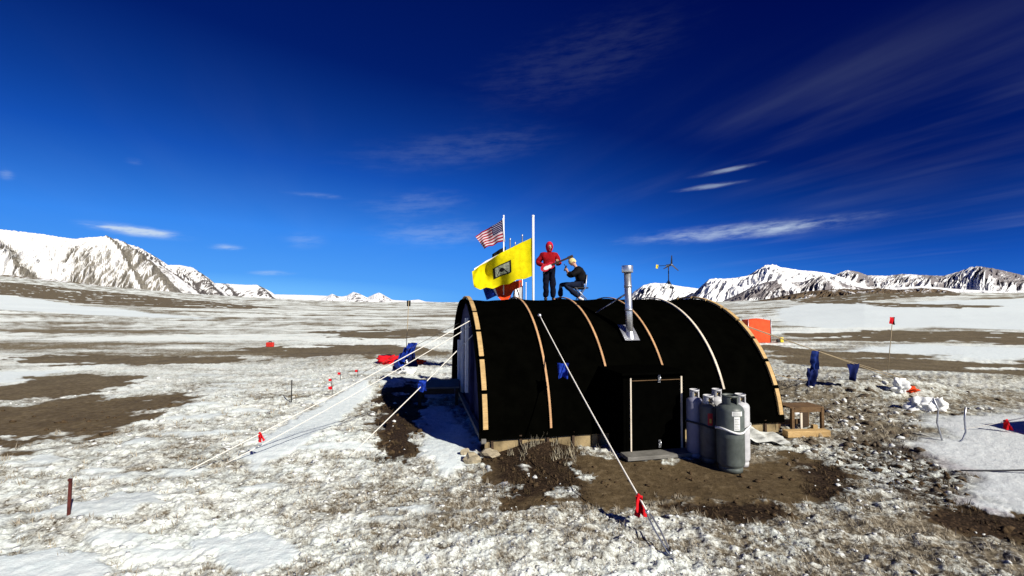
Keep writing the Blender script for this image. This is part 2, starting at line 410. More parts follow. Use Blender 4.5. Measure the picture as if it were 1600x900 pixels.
def mountain(name, prof, Y, front, rock, m, rib=1.0, skew=0.0, seed=0, freq=1.0, vbase=478, spurs=(), bias=None):
    us = np.array([p[0] for p in prof], float); vs = np.array([p[1] for p in prof], float)
    nu = int(max(80, (us[-1]-us[0])*1.3)); u = np.linspace(us[0], us[-1], nu)
    v = np.interp(u, us, vs)
    k = np.exp(-np.linspace(-2, 2, 5)**2); k /= k.sum()
    v = np.convolve(np.pad(v, 2, 'edge'), k, 'valid')
    X = (u-800)/F*Y; H = CAMH+(HOR-v)/F*Y
    zb = CAMH+(HOR-vbase)/F*Y*.9
    T = np.concatenate([np.linspace(0, 1, 70), 1+np.linspace(.03, 1, 24)])
    Xg, Tg = np.meshgrid(X, T, indexing='ij'); Hg = np.repeat(H[:, None], len(T), 1)
    up = np.where(Tg <= 1, Tg, np.maximum(2-Tg, 0)); up = np.clip(up, 0, 1)
    lam = Y*.020/freq
    lat = Xg+skew*(1-up)*front+fbm(Xg/(lam*4), Tg*3, 3, seed+3)*lam*1.2
    rd = 1-np.abs(fbm(lat/lam, up*1.3+seed, 4, seed+7, .55))*1.9
    rd2 = fbm(lat/(lam*.35), up*4, 3, seed+11, .6)
    prof_t = up**1.05
    body = np.sin(np.pi*np.clip(up, 0, 1))
    hh = np.maximum(Hg-zb, 0)
    z = zb+hh*prof_t+hh*(rd-.45)*.20*rib*body+hh*rd2*.05*rib*body
    z = z+hh*fbm(Xg/(lam*.6), up*0+seed, 3, seed+15, .5)*.014*sstep(.75, 1, up)
    rk_s = np.zeros_like(z); Ug = np.repeat(u[:, None], len(T), 1)
    for (ut, ub, ws, am) in spurs:
        wob = fbm(up*2.5+seed, up*0+ut, 3, seed+31)*ws*.5
        du = (Ug-(ut*up+ub*(1-up))-wob)/ws
        z = z+hh*am*body*np.where(du < 0, np.exp(-(du/1.6)**2), np.exp(-(du/.9)**2))
        rk_s = np.maximum(rk_s, sstep(-.15, .25, du)*sstep(1.9, .7, du)*(.55+.45*(1-up)))
    y = Y-front*(1-np.minimum(Tg, 1))+front*1.2*np.maximum(Tg-1, 0)
    y = y+fbm(lat/(lam*2), up*2, 3, seed+19)*front*.10*body
    # persp: keep the lateral spread real
    Xw = (Ug-800)/F*y                                  # valleys fan out from the plain
    V = np.stack([Xw, y, z], -1).reshape(-1, 3)
    nT = len(T)
    i = np.arange(nu-1)[:, None]*nT+np.arange(nT-1)[None, :]
    q = np.stack([i, i+nT, i+nT+1, i+1], -1).reshape(-1, 4)
    me = mesh_np(name, V, q, MM[m])
    slope_r = np.gradient(z, axis=0)/(np.gradient(Xg, axis=0)+1e-6)
    rk = rock[0]+rock[1]*np.clip(-slope_r, -.6, 1.0)+rock[2]*(.55-rd)+rock[3]*(.5-up)+.5*fbm(Xg/(lam*2.2), up*3, 4, seed+23)+rk_s*rock[4]
    if bias: rk = rk+bias(Ug, up)
    r = np.clip(rk, 0, 1).reshape(-1)
    attr(me, 'rock', np.stack([r, r, r, np.ones_like(r)], 1))
    o = link('hill' if name == 'hill' else 'mountain', me); o['kind'] = 'structure'; return o
mountain('m1', [(-420,350),(-250,352),(0,358),(60,365),(112,373),(140,370),(165,370),(182,376),(200,388),(230,403),(262,422),(300,449),(330,468),(350,480)], 1500, 420, (.20,.30,.42,.10,.80), 'tan', .9, .55, 1, 1.5, spurs=((150,236,9,.10),(172,292,19,.20),(188,318,11,.14),(-60,60,22,.10)), bias=lambda u, p: .28*sstep(85, 130, u)*sstep(255, 215, u-60*(1-p))*sstep(.95, .7, p)-.30*np.exp(-((u-(140*p+240*(1-p)))/9)**2)-.25*sstep(110, 60, u)*sstep(.25, .5, p)-.30*np.exp(-((u-(186*p+306*(1-p)))/6)**2))
mountain('m2', [(150,395),(185,381),(200,382),(215,386),(240,400),(262,414),(280,414),(300,418),(325,434),(350,455),(368,468),(385,480)], 1750, 380, (.20,.45,.35,.05,.75), 'grey', 1.0, .5, 2, 1.4, spurs=((204,326,13,.18),(232,345,8,.12),(298,366,14,.18)), bias=lambda u, p: .15*sstep(.9, .3, p)-.35*np.exp(-((u-(228*p+340*(1-p)))/5)**2))
mountain('m0', [(-420,372),(-200,372),(-60,378),(0,388),(30,398),(55,411),(80,426),(105,440),(130,452)], 1320, 220, (.46,.4,.3,.1,.4), 'tan', .8, .5, 3, 1.4)
mountain('m3', [(300,452),(330,442),(350,443),(380,445),(402,445),(420,454),(440,467),(462,478)], 2300, 500, (.10,.5,.3,.05,.7), 'grey', .9, .4, 4, 1.3, spurs=((400,438,10,.15),(345,372,8,.12)))
mountain('m3b', [(380,468),(430,460),(480,461),(530,463),(600,468),(680,472),(740,474)], 5200, 900, (-.15,.1,.1,0,0), 'blue', .4, 0, 5, 1)
mountain('m4', [(488,474),(505,466),(519,459),(530,464),(542,462),(552,456),(562,459),(574,465),(584,460),(592,457),(600,461),(612,468),(626,471),(642,469),(654,468),(668,472),(690,477)], 4300, 600, (.12,.6,.35,.0,.5), 'blue', 1.2, .2, 6, 1.6)
mountain('r1', [(950,480),(978,468),(990,456),(1005,446),(1022,442),(1040,443),(1062,447),(1085,450),(1110,454),(1140,464),(1170,474)], 3900, 800, (.14,-.35,.55,.20,-.4), 'blue', 1.2, .2, 7, 1.4, spurs=((1042,1075,18,.2),(1010,1030,12,.15)), bias=lambda u, p: .55*sstep(1050, 1015, u)*sstep(.9, .5, p)*sstep(.0, .2, p))
mountain('r2', [(1050,484),(1068,473),(1082,460),(1096,447),(1108,437),(1125,436),(1150,434),(1168,431),(1182,423),(1196,416),(1208,415),(1225,418),(1250,422),(1275,424),(1296,427),(1316,433),(1340,442),(1366,452),(1400,464)], 3300, 700, (.04,-.65,.45,.10,-.4), 'blue', 1.15, .3, 8, 1.3, spurs=((1106,1160,20,.22),(1150,1195,14,.12),(1196,1240,22,.22),(1240,1290,18,.12),(1298,1360,22,.12)), bias=lambda u, p: .6*np.exp(-((u-(1094*p+1075*(1-p)))/13)**2)*sstep(.95, .7, p)+.35*np.exp(-((u-1178)/14)**2)*np.exp(-((p-.65)/.2)**2))
mountain('r3', [(1230,460),(1280,440),(1308,428),(1324,422),(1340,424),(1356,430),(1385,431),(1410,428),(1430,429),(1450,430),(1475,431),(1500,424),(1518,418),(1535,417),(1552,419),(1575,424),(1600,430),(1650,438),(1750,436),(1900,446),(2050,470)], 5000, 1300, (.34,.45,.6,-.45,.5), 'purple', 1.1, .2, 9, 1.5, spurs=((1519,1560,16,.2),(1324,1370,16,.15),(1440,1470,14,.1)), bias=lambda u, p: -.45*sstep(.62, .45, p)+.30*np.exp(-((u-1560)/35)**2)*sstep(.5, .7, p))
mountain('r4', [(1110,484),(1130,470),(1150,461),(1172,450),(1195,441),(1215,438),(1240,441),(1256,440),(1272,434),(1286,431),(1300,437),(1325,445),(1360,452),(1410,458),(1460,470)], 2300, 420, (.72,-.15,.30,-.1,-.4), 'purple', .9, .3, 10, 1.5, spurs=((1284,1310,20,.25),(1210,1240,24,.12)))
mountain('r5', [(1280,466),(1340,456),(1400,449),(1440,447),(1500,452),(1580,456),(1660,452),(1800,450),(2050,462)], 3000, 500, (.05,.2,.4,.0,0), 'grey', .6, .1, 11, 1)

mountain('hill', [(1120,480),(1170,472),(1205,466),(1235,460),(1262,455),(1290,453),(1320,451),(1345,453),(1372,450),(1400,453),(1440,450),(1470,452),(1492,456),(1515,463),(1560,471),(1620,480)], 300, 60, (.84,.1,.55,-.15,0), 'brown', 1.3, .2, 21, 1.2, vbase=484, bias=lambda u, p: -.40*np.exp(-((u-1225)/26)**2)*sstep(.7, .3, p))
mountain('hill', [(-420,418),(-100,424),(0,429),(60,434),(110,440),(170,448),(230,455),(300,462),(380,470),(460,479)], 800, 300, (.56,.1,.5,-.1,0), 'olive', .8, .5, 22, 1.0, vbase=492)
# ------------------------------------------------------------------ mesh builder
class G:
    def __init__(s): s.v = []; s.f = []; s.mi = []; s.sm = []
    def add(s, V, Fc, mi=0, smooth=False):
        o = len(s.v); s.v += [tuple(p) for p in V]
        for f in Fc: s.f.append(tuple(i+o for i in f)); s.mi.append(mi); s.sm.append(smooth)
        return s
    def box(s, c, size, rot=None, mi=0, bev=.0):
        bm = bmesh.new(); bmesh.ops.create_cube(bm, size=1)
        bmesh.ops.scale(bm, vec=size, verts=bm.verts)
        if bev: bmesh.ops.bevel(bm, geom=bm.edges[:]+bm.verts[:], offset=bev, segments=2, profile=.6, affect='EDGES')
        m = Matrix.Translation(c)
        if rot is not None: m = m @ (rot.to_4x4() if isinstance(rot, Matrix) else Euler(rot).to_matrix().to_4x4())
        bm.transform(m); bm.verts.index_update()
        s.add([v.co[:] for v in bm.verts], [[v.index for v in f.verts] for f in bm.faces], mi); bm.free(); return s
    def beam(s, a, b, w, h, mi=0, upv=(0, 0, 1), bev=.0):
        a = Vector(a); b = Vector(b); d = (b-a); L = d.length; d.normalize()
        up = Vector(upv)
        if abs(d.dot(up)) > .98: up = Vector((0, 1, 0))
        x = d; y = up.cross(x).normalized(); z = x.cross(y)
        m = Matrix((x, y, z)).transposed()
        return s.box((a+b)/2, (L, w, h), m, mi, bev)
    def tube(s, pts, r, n=8, mi=0, cap=True, smooth=True):
        pts = [Vector(p) for p in pts]; V = []; Fc = []
        rad = r if isinstance(r, (list, tuple)) else [r]*len(pts)
        prev = None
        for i, p in enumerate(pts):
            d = (pts[min(i+1, len(pts)-1)]-pts[max(i-1, 0)]).normalized()
            if prev is None:
                up = Vector((0, 0, 1)) if abs(d.z) < .9 else Vector((0, 1, 0))
                a = d.cross(up).normalized()
            else:
                a = (prev-d*prev.dot(d)).normalized()
            prev = a; b = d.cross(a)
            for k in range(n):
                t = 2*math.pi*k/n; V.append(p+(a*math.cos(t)+b*math.sin(t))*rad[i])
        for i in range(len(pts)-1):
            for k in range(n):
                Fc.append((i*n+k, i*n+(k+1) % n, (i+1)*n+(k+1) % n, (i+1)*n+k))
        if cap: Fc.append(tuple(range(n))[::-1]); Fc.append(tuple((len(pts)-1)*n+k for k in range(n)))
        return s.add(V, Fc, mi, smooth)
    def lathe(s, prof, n=28, c=(0, 0, 0), mi=0, a0=0, a1=2*math.pi, smooth=True):
        full = abs(a1-a0-2*math.pi) < 1e-6; m = n if full else n+1
        V = []; Fc = []
        for (r, z) in prof:
            for k in range(m):
                t = a0+(a1-a0)*k/n; V.append((c[0]+r*math.cos(t), c[1]+r*math.sin(t), c[2]+z))
        for i in range(len(prof)-1):
            for k in range(n):
                k2 = (k+1) % m
                Fc.append((i*m+k, i*m+k2, (i+1)*m+k2, (i+1)*m+k))
        return s.add(V, Fc, mi, smooth)
    def grid(s, fn, nu, nv, mi=0, smooth=True, mfn=None, flip=False):
        V = [fn(i/nu, j/nv) for i in range(nu+1) for j in range(nv+1)]
        o = len(s.v); s.v += [tuple(p) for p in V]
        for i in range(nu):
            for j in range(nv):
                a = i*(nv+1)+j; f = (a, a+nv+1, a+nv+2, a+1)
                if flip: f = f[::-1]
                s.f.append(tuple(k+o for k in f)); s.sm.append(smooth)
                s.mi.append(mfn((i+.5)/nu, (j+.5)/nv) if mfn else mi)
        return s
    def ball(s, c, rad, sub=2, mi=0, noise=0, smooth=True, seed=0):
        bm = bmesh.new(); bmesh.ops.create_icosphere(bm, subdivisions=sub, radius=1)
        rx, ry, rz = rad if isinstance(rad, (tuple, list)) else (rad,)*3
        from mathutils import noise as mn
        for v in bm.verts:
            k = 1+noise*mn.noise(v.co*1.6+Vector((seed*3.1, seed*1.7, seed)))+noise*.5*mn.noise(v.co*4+Vector((seed, seed*2, 0)))
            v.co = Vector((v.co.x*rx*k+c[0], v.co.y*ry*k+c[1], v.co.z*rz*k+c[2]))
        bm.verts.index_update()
        s.add([v.co[:] for v in bm.verts], [[v.index for v in f.verts] for f in bm.faces], mi, smooth); bm.free(); return s
    def raw(s, V, Fc, mi=0, smooth=True): return s.add(V, Fc, mi, smooth)
    def rumple(s, a=.012, f=9.0):
        from mathutils import noise as mn
        o = []
        for p in s.v:
            q = Vector(p)*f; o.append((p[0]+a*mn.noise(q), p[1]+a*mn.noise(q+Vector((5, 1, 7))), p[2]+a*.6*mn.noise(q+Vector((2, 9, 3)))))
        s.v = o; return s
    def build(s, name, mats, parent=None):
        me = bpy.data.meshes.new(name); me.from_pydata(s.v, [], s.f)
        for m in (mats if isinstance(mats, (list, tuple)) else [mats]): me.materials.append(M[m] if isinstance(m, str) else m)
        me.polygons.foreach_set('material_index', s.mi); me.polygons.foreach_set('use_smooth', s.sm); me.update()
        return link(name, me, parent)
def tag(o, label, cat, group=None):
    o['label'] = label; o['category'] = cat
    if group: o['group'] = group
    return o
def thing(name, label, cat, loc=(0, 0, 0), rz=0, group=None):
    o = link(name, None); o.location = loc; o.rotation_euler = (0, 0, rz); o.empty_display_size = .2
    return tag(o, label, cat, group)
def solo(name, g, mats, label, cat, loc=(0, 0, 0), rz=0, group=None):
    o = g.build(name, mats); o.location = loc; o.rotation_euler = (0, 0, rz); return tag(o, label, cat, group)

# ------------------------------------------------------------------ tent
A = flat(757, 711); B = flat(1221, 679)
AX = (B-A).normalized(); L = (B-A).length; TZ = math.atan2(AX.y, AX.x)
DY = Vector((-AX.y, AX.x, 0)); W = 7.2; H = 3.20; NB = 5
def TW(x, y, z=0): return A+AX*x+DY*y+Vector((0, 0, z))
def arc(t, off=0):                                     # t 0..1 near foot to far foot
    a = math.pi*t
    y = W/2-(W/2+off)*math.cos(a); z = (H+off)*math.sin(a)**.93
    return y, z
def sag(x, t):
    k = x/L*NB; f = k-math.floor(k)
    up = math.sin(math.pi*t)
    return -.035*math.sin(math.pi*f)*(.3+up)
def roof_hit(u, v):
    d = ray(u, v); o = Vector((0, 0, CAMH)); t = 6.0
    while t < 22:
        p = o+d*t; q = p-A; x = q.dot(AX); y = q.dot(DY)
        s_ = abs((y-W/2)/(W/2))
        if s_ < 1 and 0 <= x <= L and p.z < H*(math.sqrt(1-s_*s_))**.93: return Vector((x, y, p.z))
        t += .01
    return None
tent = thing('tent', 'large black half-round tent with wooden battens, a hatch door and a steel stove pipe', 'tent', A, TZ)
ext = .22
from mathutils import noise as mnoise
def cov(i, j):
    x = -ext*.5+i*(L+ext); t = .012+j*.976
    w = mnoise.noise((x*1.1, t*7, 3))*.03+mnoise.noise((x*3.2, t*3, 8))*.014
    y, z = arc(t, sag(x, t)+w*(.4+.6*math.sin(math.pi*t)))
    return (x, y, max(z, .28)-.05*math.sin(x/L*math.pi*1.0+.2)*0)
G().grid(cov, 150, 110, flip=True).build('cover', 'cover', tent)
# battens
def hoop(x, t0, t1, w, th, seg=None, n=60, off=.02):
    g = G(); spans = [(t0, t1)] if not seg else [(t0+(t1-t0)*k/seg+.004, t0+(t1-t0)*(k+1)/seg-.004) for k in range(seg)]
    for (a, b) in spans:
        m = max(4, int(n*(b-a))); ring = []
        for i in range(m+1):
            t = a+(b-a)*i/m
            for (dx, o) in ((-w/2, off), (w/2, off), (w/2, off+th), (-w/2, off+th)):
                y, z = arc(t, o); ring.append((x+dx, y, z))
        Fc = []
        for i in range(m):
            for k in range(4): Fc.append((i*4+k, (i+1)*4+k, (i+1)*4+(k+1) % 4, i*4+(k+1) % 4))
        Fc.append((0, 1, 2, 3)); Fc.append(tuple(m*4+k for k in (3, 2, 1, 0)))
        g.add(ring, Fc)
    return g
hb = L/NB
hoop(0.02, .040, .93, .10, .05, 12).build('end_batten', 'wood_tan', tent)
hoop(L-.02, .036, .93, .10, .05, 14).build('end_batten', 'wood_tan', tent)
hoop(hb*1, .040, .56, .045, .03).build('batten', 'wood_orange', tent)
hoop(hb*2, .15, .56, .045, .03).build('batten', 'wood_orange', tent)
hoop(hb*2, .036, .147, .04, .02).build('batten', 'wood_old', tent)  # lower length of the same batten, in a darker wood colour
hoop(hb*3, .10, .56, .045, .03).build('batten', 'wood_orange', tent)
hoop(hb*4, .10, .56, .05, .03).build('batten', 'wood_pale', tent)
# black ties across the end battens
for xx, n_ in ((0.02, 12), (L-.02, 14)):
    for k in range(1, n_):
        t = .045+(.93-.045)*k/n_ if xx < 1 else .03+.90*k/n_
        y, z = arc(t, .03); G().box((xx, y, z), (.125, .05, .05), (math.pi*(.5-t), 0, 0)).build('tie', 'cover_in', tent)
# gables
def gable(x, flipn):
    def fn(i, j):
        y = .06+i*(W-.12); c = math.sqrt(max(0, 1-((y-W/2)/(W/2))**2))**.93*H-.04
        return (x+.02*mnoise.noise((y*2, j*4, x)), y, .1+(max(c, .12)-.1)*j)
    return G().grid(fn, 60, 14, flip=flipn)
gable(.10, False).build('end_wall', 'navy', tent)
gable(L-.10, True).build('end_wall', 'cover', tent)
def gtop(y): return math.sqrt(max(0, 1-((y-W/2)/(W/2))**2))**.93*H
for (y, wd, z0, z1, m) in ((3.75, .16, .55, 2.65, 'white_cloth'), (6.05, .14, .5, 1.85, 'white_cloth'), (2.55, .06, .25, 2.5, 'navy'), (5.0, .05, .3, 2.4, 'white_cloth')):
    G().box((.045, y, (z0+z1)/2), (.09, wd, z1-z0), bev=.006).build('wall_strip', m, tent)
G().box((.072, 1.55, 2.05), (.03, .52, .55), bev=.012).build('window', 'white_cloth', tent)
G().beam((-.02, -.05, .28), (-.02, W, .28), .10, .09, bev=.01).build('sill_beam', 'wood_grey', tent)
# floor edge boards under the front
g = G()
for k in range(9):
    x0 = L*k/9; g.box((x0+L/18, .10+.01*(k % 2), .15+.012*(k % 3)), (L/9-.03, .06, .40), bev=.006)
g.build('base_board', 'foam', tent)
for k in range(12): G().box((.15+L/12*k+.05*random.random(), .045, .17), (.05, .04, .36), (0, .1*(random.random()-.5), 0)).build('peg', 'wood_dark', tent)
# vestibule with hatch
fl = flat(976, 713); fr = flat(1071, 706)
q0 = fl-A; q1 = fr-A
vx0, vy0 = q0.dot(AX), q0.dot(DY); vx1 = q1.dot(AX); vy0 = min(vy0, q1.dot(DY)); vx0 -= .02
vh = CAMH-(586-HOR)/F*fl.y
ve = G()
ve.box((vx0+.03, (vy0+.6)/2, vh/2), (.06, .6-vy0, vh)); ve.box((vx1-.03, (vy0+.6)/2, vh/2), (.06, .6-vy0, vh))
ve.box(((vx0+vx1)/2, vy0+.055, vh-.06), (vx1-vx0-.13, .10, .12))
hatch = ve.build('vestibule', 'cover_in', tent)
G().box(((vx0+vx1)/2, (vy0+.5)/2-.04, vh+.025), (vx1-vx0+.14, .5-vy0+.12, .045), (-.01, 0, 0), bev=.01).build('roof_board', 'cover_in', hatch)
door = G().box(((vx0+vx1)/2, vy0+.03, (vh-.14)/2+.04), (vx1-vx0-.14, .045, vh-.20), bev=.004).build('door', 'cover_in', tent)
G().box((vx0+.16, vy0-.004, vh/2), (.028, .02, vh-.12)).build('frame_strip', 'wood_pale', door)
G().box((vx1-.08, vy0-.004, vh/2+.02), (.035, .02, vh-.14)).build('frame_strip', 'wood_pale', door)
G().box(((vx0+vx1)/2+.03, vy0-.006, vh-.115), (vx1-vx0-.28, .014, .012)).build('frame_strip', 'wood_old', door)
for zz in (vh-.14, .16):
    gg = G().tube([((vx0+vx1)/2+.1, vy0-.02, zz), ((vx0+vx1)/2+.1, vy0-.06, zz+.03), ((vx0+vx1)/2+.1, vy0-.06, zz+.09), ((vx0+vx1)/2+.1, vy0-.02, zz+.11)], .012, 8)
    gg.box(((vx0+vx1)/2+.1, vy0-.012, zz+.05), (.05, .012, .15)); gg.build('latch', 'steel', door)
G().box(((vx0+vx1)/2-.02, vy0-.16, .05), (vx1-vx0+.10, .34, .075), bev=.01).build('step', 'wood_grey', tent)
# stove pipe
pb = roof_hit(984, 524)
ptop = CAMH-(424-HOR)/F*(TW(pb.x, pb.y).y)
tilt = -.02
sp = G().tube([(pb.x, pb.y, pb.z-.25), (pb.x-.02, pb.y, pb.z+.55), (pb.x-.05, pb.y, ptop)], .086, 24).build('stove_pipe', 'steel', tent)
G().lathe([(.0, .17), (.13, .17), (.135, .155), (.135, .02), (.13, .0), (.086, .0)], 28, (pb.x-.05, pb.y, ptop-.03)).build('cap', 'steel', sp)
for z in (pb.z+.62, ptop-.36): G().lathe([(.086, -.03), (.093, -.03), (.093, .03), (.086, .03)], 24, (pb.x-.02-.02*(z > pb.z+.8), pb.y, z)).build('pipe_band', 'steel_dull', sp)
G().lathe([(.15, -.10), (.11, .05), (.088, .10)], 24, (pb.x, pb.y, pb.z)).build('storm_collar', 'steel', sp)
def flash(i, j):
    x = pb.x-.20+i*.38; y = pb.y-.17+j*.42; c = H*(math.sqrt(1-((y-W/2)/(W/2))**2))**.93
    return (x, y, c+.05+.006*mnoise.noise((x*9, y*9, 1)))
G().grid(flash, 12, 16).build('flashing', 'steel_dull', tent)
br = roof_hit(931, 489)
brq = (pb.x-.03, pb.y, CAMH-(457-HOR)/F*TW(pb.x, pb.y).y)
mid = Vector(br).lerp(Vector(brq), .62)
G().tube([br, mid], .016, 8).tube([mid, brq], .024, 8).build('pipe_brace', 'steel_dull', tent)
# second guy bracket at the top of the first batten
bp = roof_hit(842, 496)
G().ball((bp.x, bp.y-.06, bp.z+.05), .05, 2).build('rope_ring', 'steel', tent)

# ------------------------------------------------------------------ ropes
def rope(p, q, r=.012, sagm=.08, m='rope', label='', n=24, group='guy ropes of the black tent', extra=None):
    p = Vector(p); q = Vector(q); g = G()
    pts = [p.lerp(q, k/n)-Vector((0, 0, sagm*4*(k/n)*(1-k/n))) for k in range(n+1)]
    o = Vector(p); g.tube([x-o for x in pts], r, 7)
    if extra: extra(g, o)
    ob = g.build('guy_rope', m); ob.location = o; tag(ob, label, 'rope', group); return pts
def gnd(u, v, dz=0): p = hit(u, v); return p+Vector((0, 0, dz))
def Tl(v): return TW(v.x, v.y, v.z)
# front rope with shackle loop at its ground end
fe = gnd(1047, 868, .03); fs = Tl(Vector((bp.x, bp.y-.08, bp.z+.05)))
rp_front = rope(fs, fs.lerp(fe, .905), .012, .05, 'rope', 'pale guy rope from the roof batten down across the front to a metal shackle')
k_ = fs.lerp(fe, .905)
gsh = G(); dd = (fe-k_); side = Vector((1, .1, 0)).normalized()*.035
loop = [Vector((0,0,0)), side*.8+dd*.12, side+dd*.5, side*.5+dd*.95, dd, -side*.5+dd*.95, -side+dd*.5, -side*.8+dd*.12, Vector((0,0,0))]
gsh.tube(loop, .012, 8); gsh.ball((0, 0, 0), .03, 2); gsh.ball(dd, .028, 2)
solo('shackle', gsh, 'steel', 'long metal shackle tying the front guy rope to the frozen ground', 'shackle', k_)
sk = G().tube([fe+Vector((0, 0, .06))-fe, Vector((0, .05, -.25))], .016, 8)
solo('ground_anchor', sk, 'iron', 'dark iron peg holding the shackle of the front guy rope', 'peg', fe)
gl = dp(740, 498, 11.05); gl2 = dp(738, 508, 11.3)
rl1 = rope(gl, gnd(285, 740), .0105, .04, 'rope', 'upper long guy rope running left from the tent gable past a red marker')
rl2 = rope(gl2, gnd(350, 726), .0095, .06, 'rope', 'lower of the two parallel guy ropes running left from the tent gable')
rl3 = rope(TW(.04, 1.9, 2.35), gnd(545, 714), .011, .02, 'rope', 'steep guy rope from the gable carrying a blue rag down to the brown tussocks')
rl4 = rope(TW(0, 5.6, 2.42), gnd(556, 588), .008, .0, 'rope_tan', 'thin guy rope from the far gable corner to the blue rag bundle')
rr1 = rope(TW(L, 2.6, 2.78), gnd(1400, 592), .012, .0, 'rope_tan', 'upper right guy rope behind the tent carrying two blue rags')
rr1b = rope(TW(L, 3.1, 2.86), gnd(1420, 593), .010, .06, 'rope_tan', 'thinner right guy rope just above the one with the blue rags')
rr2 = rope(TW(L, .75, 1.45), gnd(1266, 594), .012, .08, 'rope_tan', 'short guy rope low on the right edge of the tent')
rr3 = rope(gnd(1502, 737, .02), Vector((13.3, 7.2, 1.2)), .016, .2, 'strap_dark', 'dark guy line lying low over smooth snow at the right', group=None)

# ------------------------------------------------------------------ rags and flags
def cloth(p0, w, h, m, seed=0, ang=0, taper=.7, nu=14, nv=18, wave=.05, lean=0):
    def fn(i, j):
        ww = w*(1-(1-taper)*j)
        x = (i-.5)*ww+lean*j*h; z = -j*h*(1-.15*(abs(i-.5))*math.sin(seed+3))
        y = wave*math.sin(i*7+j*3+seed)*(.3+j)+.6*wave*mnoise.noise((i*4, j*4, seed))
        z += .04*h*mnoise.noise((i*3, j*2, seed+5))
        return (x*math.cos(ang)-y*math.sin(ang), x*math.sin(ang)+y*math.cos(ang), z)
    g = G(); g.grid(fn, nu, nv); o = fn(.5, 0)
    g2 = G()
    # give the cloth a hem so that it has thickness
    g2.grid(lambda i, j: tuple(a+b for a, b in zip(fn(i, j), (math.sin(ang)*.006, -math.cos(ang)*.006, 0))), nu, nv, flip=True)
    g.raw(g2.v, g2.f); return g
def at(pts, u):                                        # the rope point seen near column u
    best = min(pts, key=lambda p: abs(800+F*p.x/p.y-u)); return best
def near(pts, u):
    for a, b in zip(pts[:-1], pts[1:]):
        ua = 800+F*a.x/a.y; ub = 800+F*b.x/b.y
        if (ua-u)*(ub-u) <= 0: return a.lerp(b, (u-ua)/(ub-ua+1e-9))
    return at(pts, u)
p = near(rr1, 1274); sc_ = p.y/F
o = thing('rag', 'long dark blue rag hanging in two lengths on the right guy rope', 'rag', p, 0, 'blue rags on guy ropes')
cloth(0, 15*sc_, 27*sc_, 'blue_mid', 1, .2, .75, lean=-.25, wave=.09).build('upper_piece', 'blue_mid', o)
c2 = cloth(0, 20*sc_, 27*sc_, 'blue_dark', 2, .1, .5, lean=-.3, wave=.09).build('lower_piece', 'blue_dark', o); c2.location = (-7*sc_, -.05, -26*sc_)
p = near(rr1, 1330); s_ = p.y/F
o = cloth(0, 21*s_, 27*s_, 'blue_dark', 4, .1, .45).build('rag', 'blue_dark'); o.location = p
tag(o, 'short dark blue rag tapering to a point further out on the right guy rope', 'rag', 'blue rags on guy ropes')
p = near(rl3, 662); s_ = p.y/F
g = cloth(0, 14*s_, 17*s_, '', 6, .5, .8, wave=.09); o = g.build('rag', 'blue_cloth'); o.location = p+Vector((0, -.03, .10))
tag(o, 'bright blue rag tied on the steep guy rope above the dark bench', 'rag', 'blue rags on guy ropes')
p = near(rp_front, 884); s_ = p.y/F
g = cloth(0, 18*s_, 22*s_, '', 8, -.1, .8, wave=.06); o = g.build('rag', 'blue_cloth'); o.location = p+Vector((-.05, .08, .04))
tag(o, 'blue rag behind the front guy rope against the black tent', 'rag', 'blue rags on guy ropes')
def knot(p, s, label, m='red_cloth', seed=0):
    g = G().ball((0, 0, 0), (s*.20, s*.18, s*.22), 2, noise=.7, seed=seed)
    for k in range(3):
        a = k*2.1+seed
        h = cloth(0, s*.5, s*1.15, m, seed+k, a, .6, 6, 8, s*.15, lean=(-.5+.5*k)); g.raw([(x+.0, y, z+s*.1) for x, y, z in h.v], h.f)
    o = g.build('marker_ribbon', m); o.location = p; return tag(o, label, 'ribbon', 'red ribbons tied on guy ropes')
p = near(rp_front, 996); knot(p, .20, 'red ribbon tied on the front guy rope above the mud', seed=1)
p = near(rl1, 410); knot(p, .13, 'red ribbon tied on the long guy ropes left of the tent', seed=2)
p = dp(1572, 658, 10.9); 
knot(p+Vector((0, 0, .0)), .20, 'red ribbon on a line over smooth snow by the right edge', seed=3)
rope(p, Vector((13.6, 8.9, 1.7)), .012, .03, 'rope', 'white guy line holding the red ribbon at the right edge', group=None)
rope(p, gnd(1498, 672, .02), .008, .02, 'rope', 'white guy line from the red ribbon down to the snow', group=None)

# blue bundle with red bag
p = near(rl4, 636); yb = p.y
def bundle(cx, cz0, cz1, wdt, m, seed):
    pass
o = thing('rag_bundle', 'bunched bright blue rags hanging on the thin far guy rope', 'rags', p, 0, None)
for k, (du, dv, w_, h_, m_) in enumerate(((11, -12, 15, 22, 'blue_cloth'), (3, -4, 15, 22, 'blue_cloth'), (-6, 5, 15, 20, 'blue_cloth'), (-14, 14, 16, 16, 'blue_dark'), (8, 2, 12, 22, 'blue_dark'), (-2, 8, 9, 12, 'white_cloth'))):
    s_ = yb/F; c = cloth(0, w_*s_, h_*s_, m_, 11+k, .5*k, .75, wave=.12, lean=-.35).build('rag', m_, o); c.location = (du*s_, .15*(k % 3)-.1, -dv*s_)
def lumpbag(name, u, v, w, h, m, label, cat, seed, depth=None):
    b = gnd(u, v); s = b.y/F; g = G().ball((0, 0, h*s*.38), (w*s/2, w*s*.35, h*s*.55), 4, noise=.8, seed=seed)
    return solo(name, g, m, label, cat, b)
lumpbag('duffel_bag', 606, 568, 28, 13, 'red_cloth', 'crumpled red bag on the snow left of the blue rags', 'bag', 3)
lumpbag('ground_mat', 648, 569, 26, 7, 'red_orange', 'flat orange red bag on the snow between the blue rags and the tent', 'bag', 4)
lumpbag('sack', 636, 584, 22, 9, 'sack', 'pale sack on the snow under the blue rags', 'sack', 5)
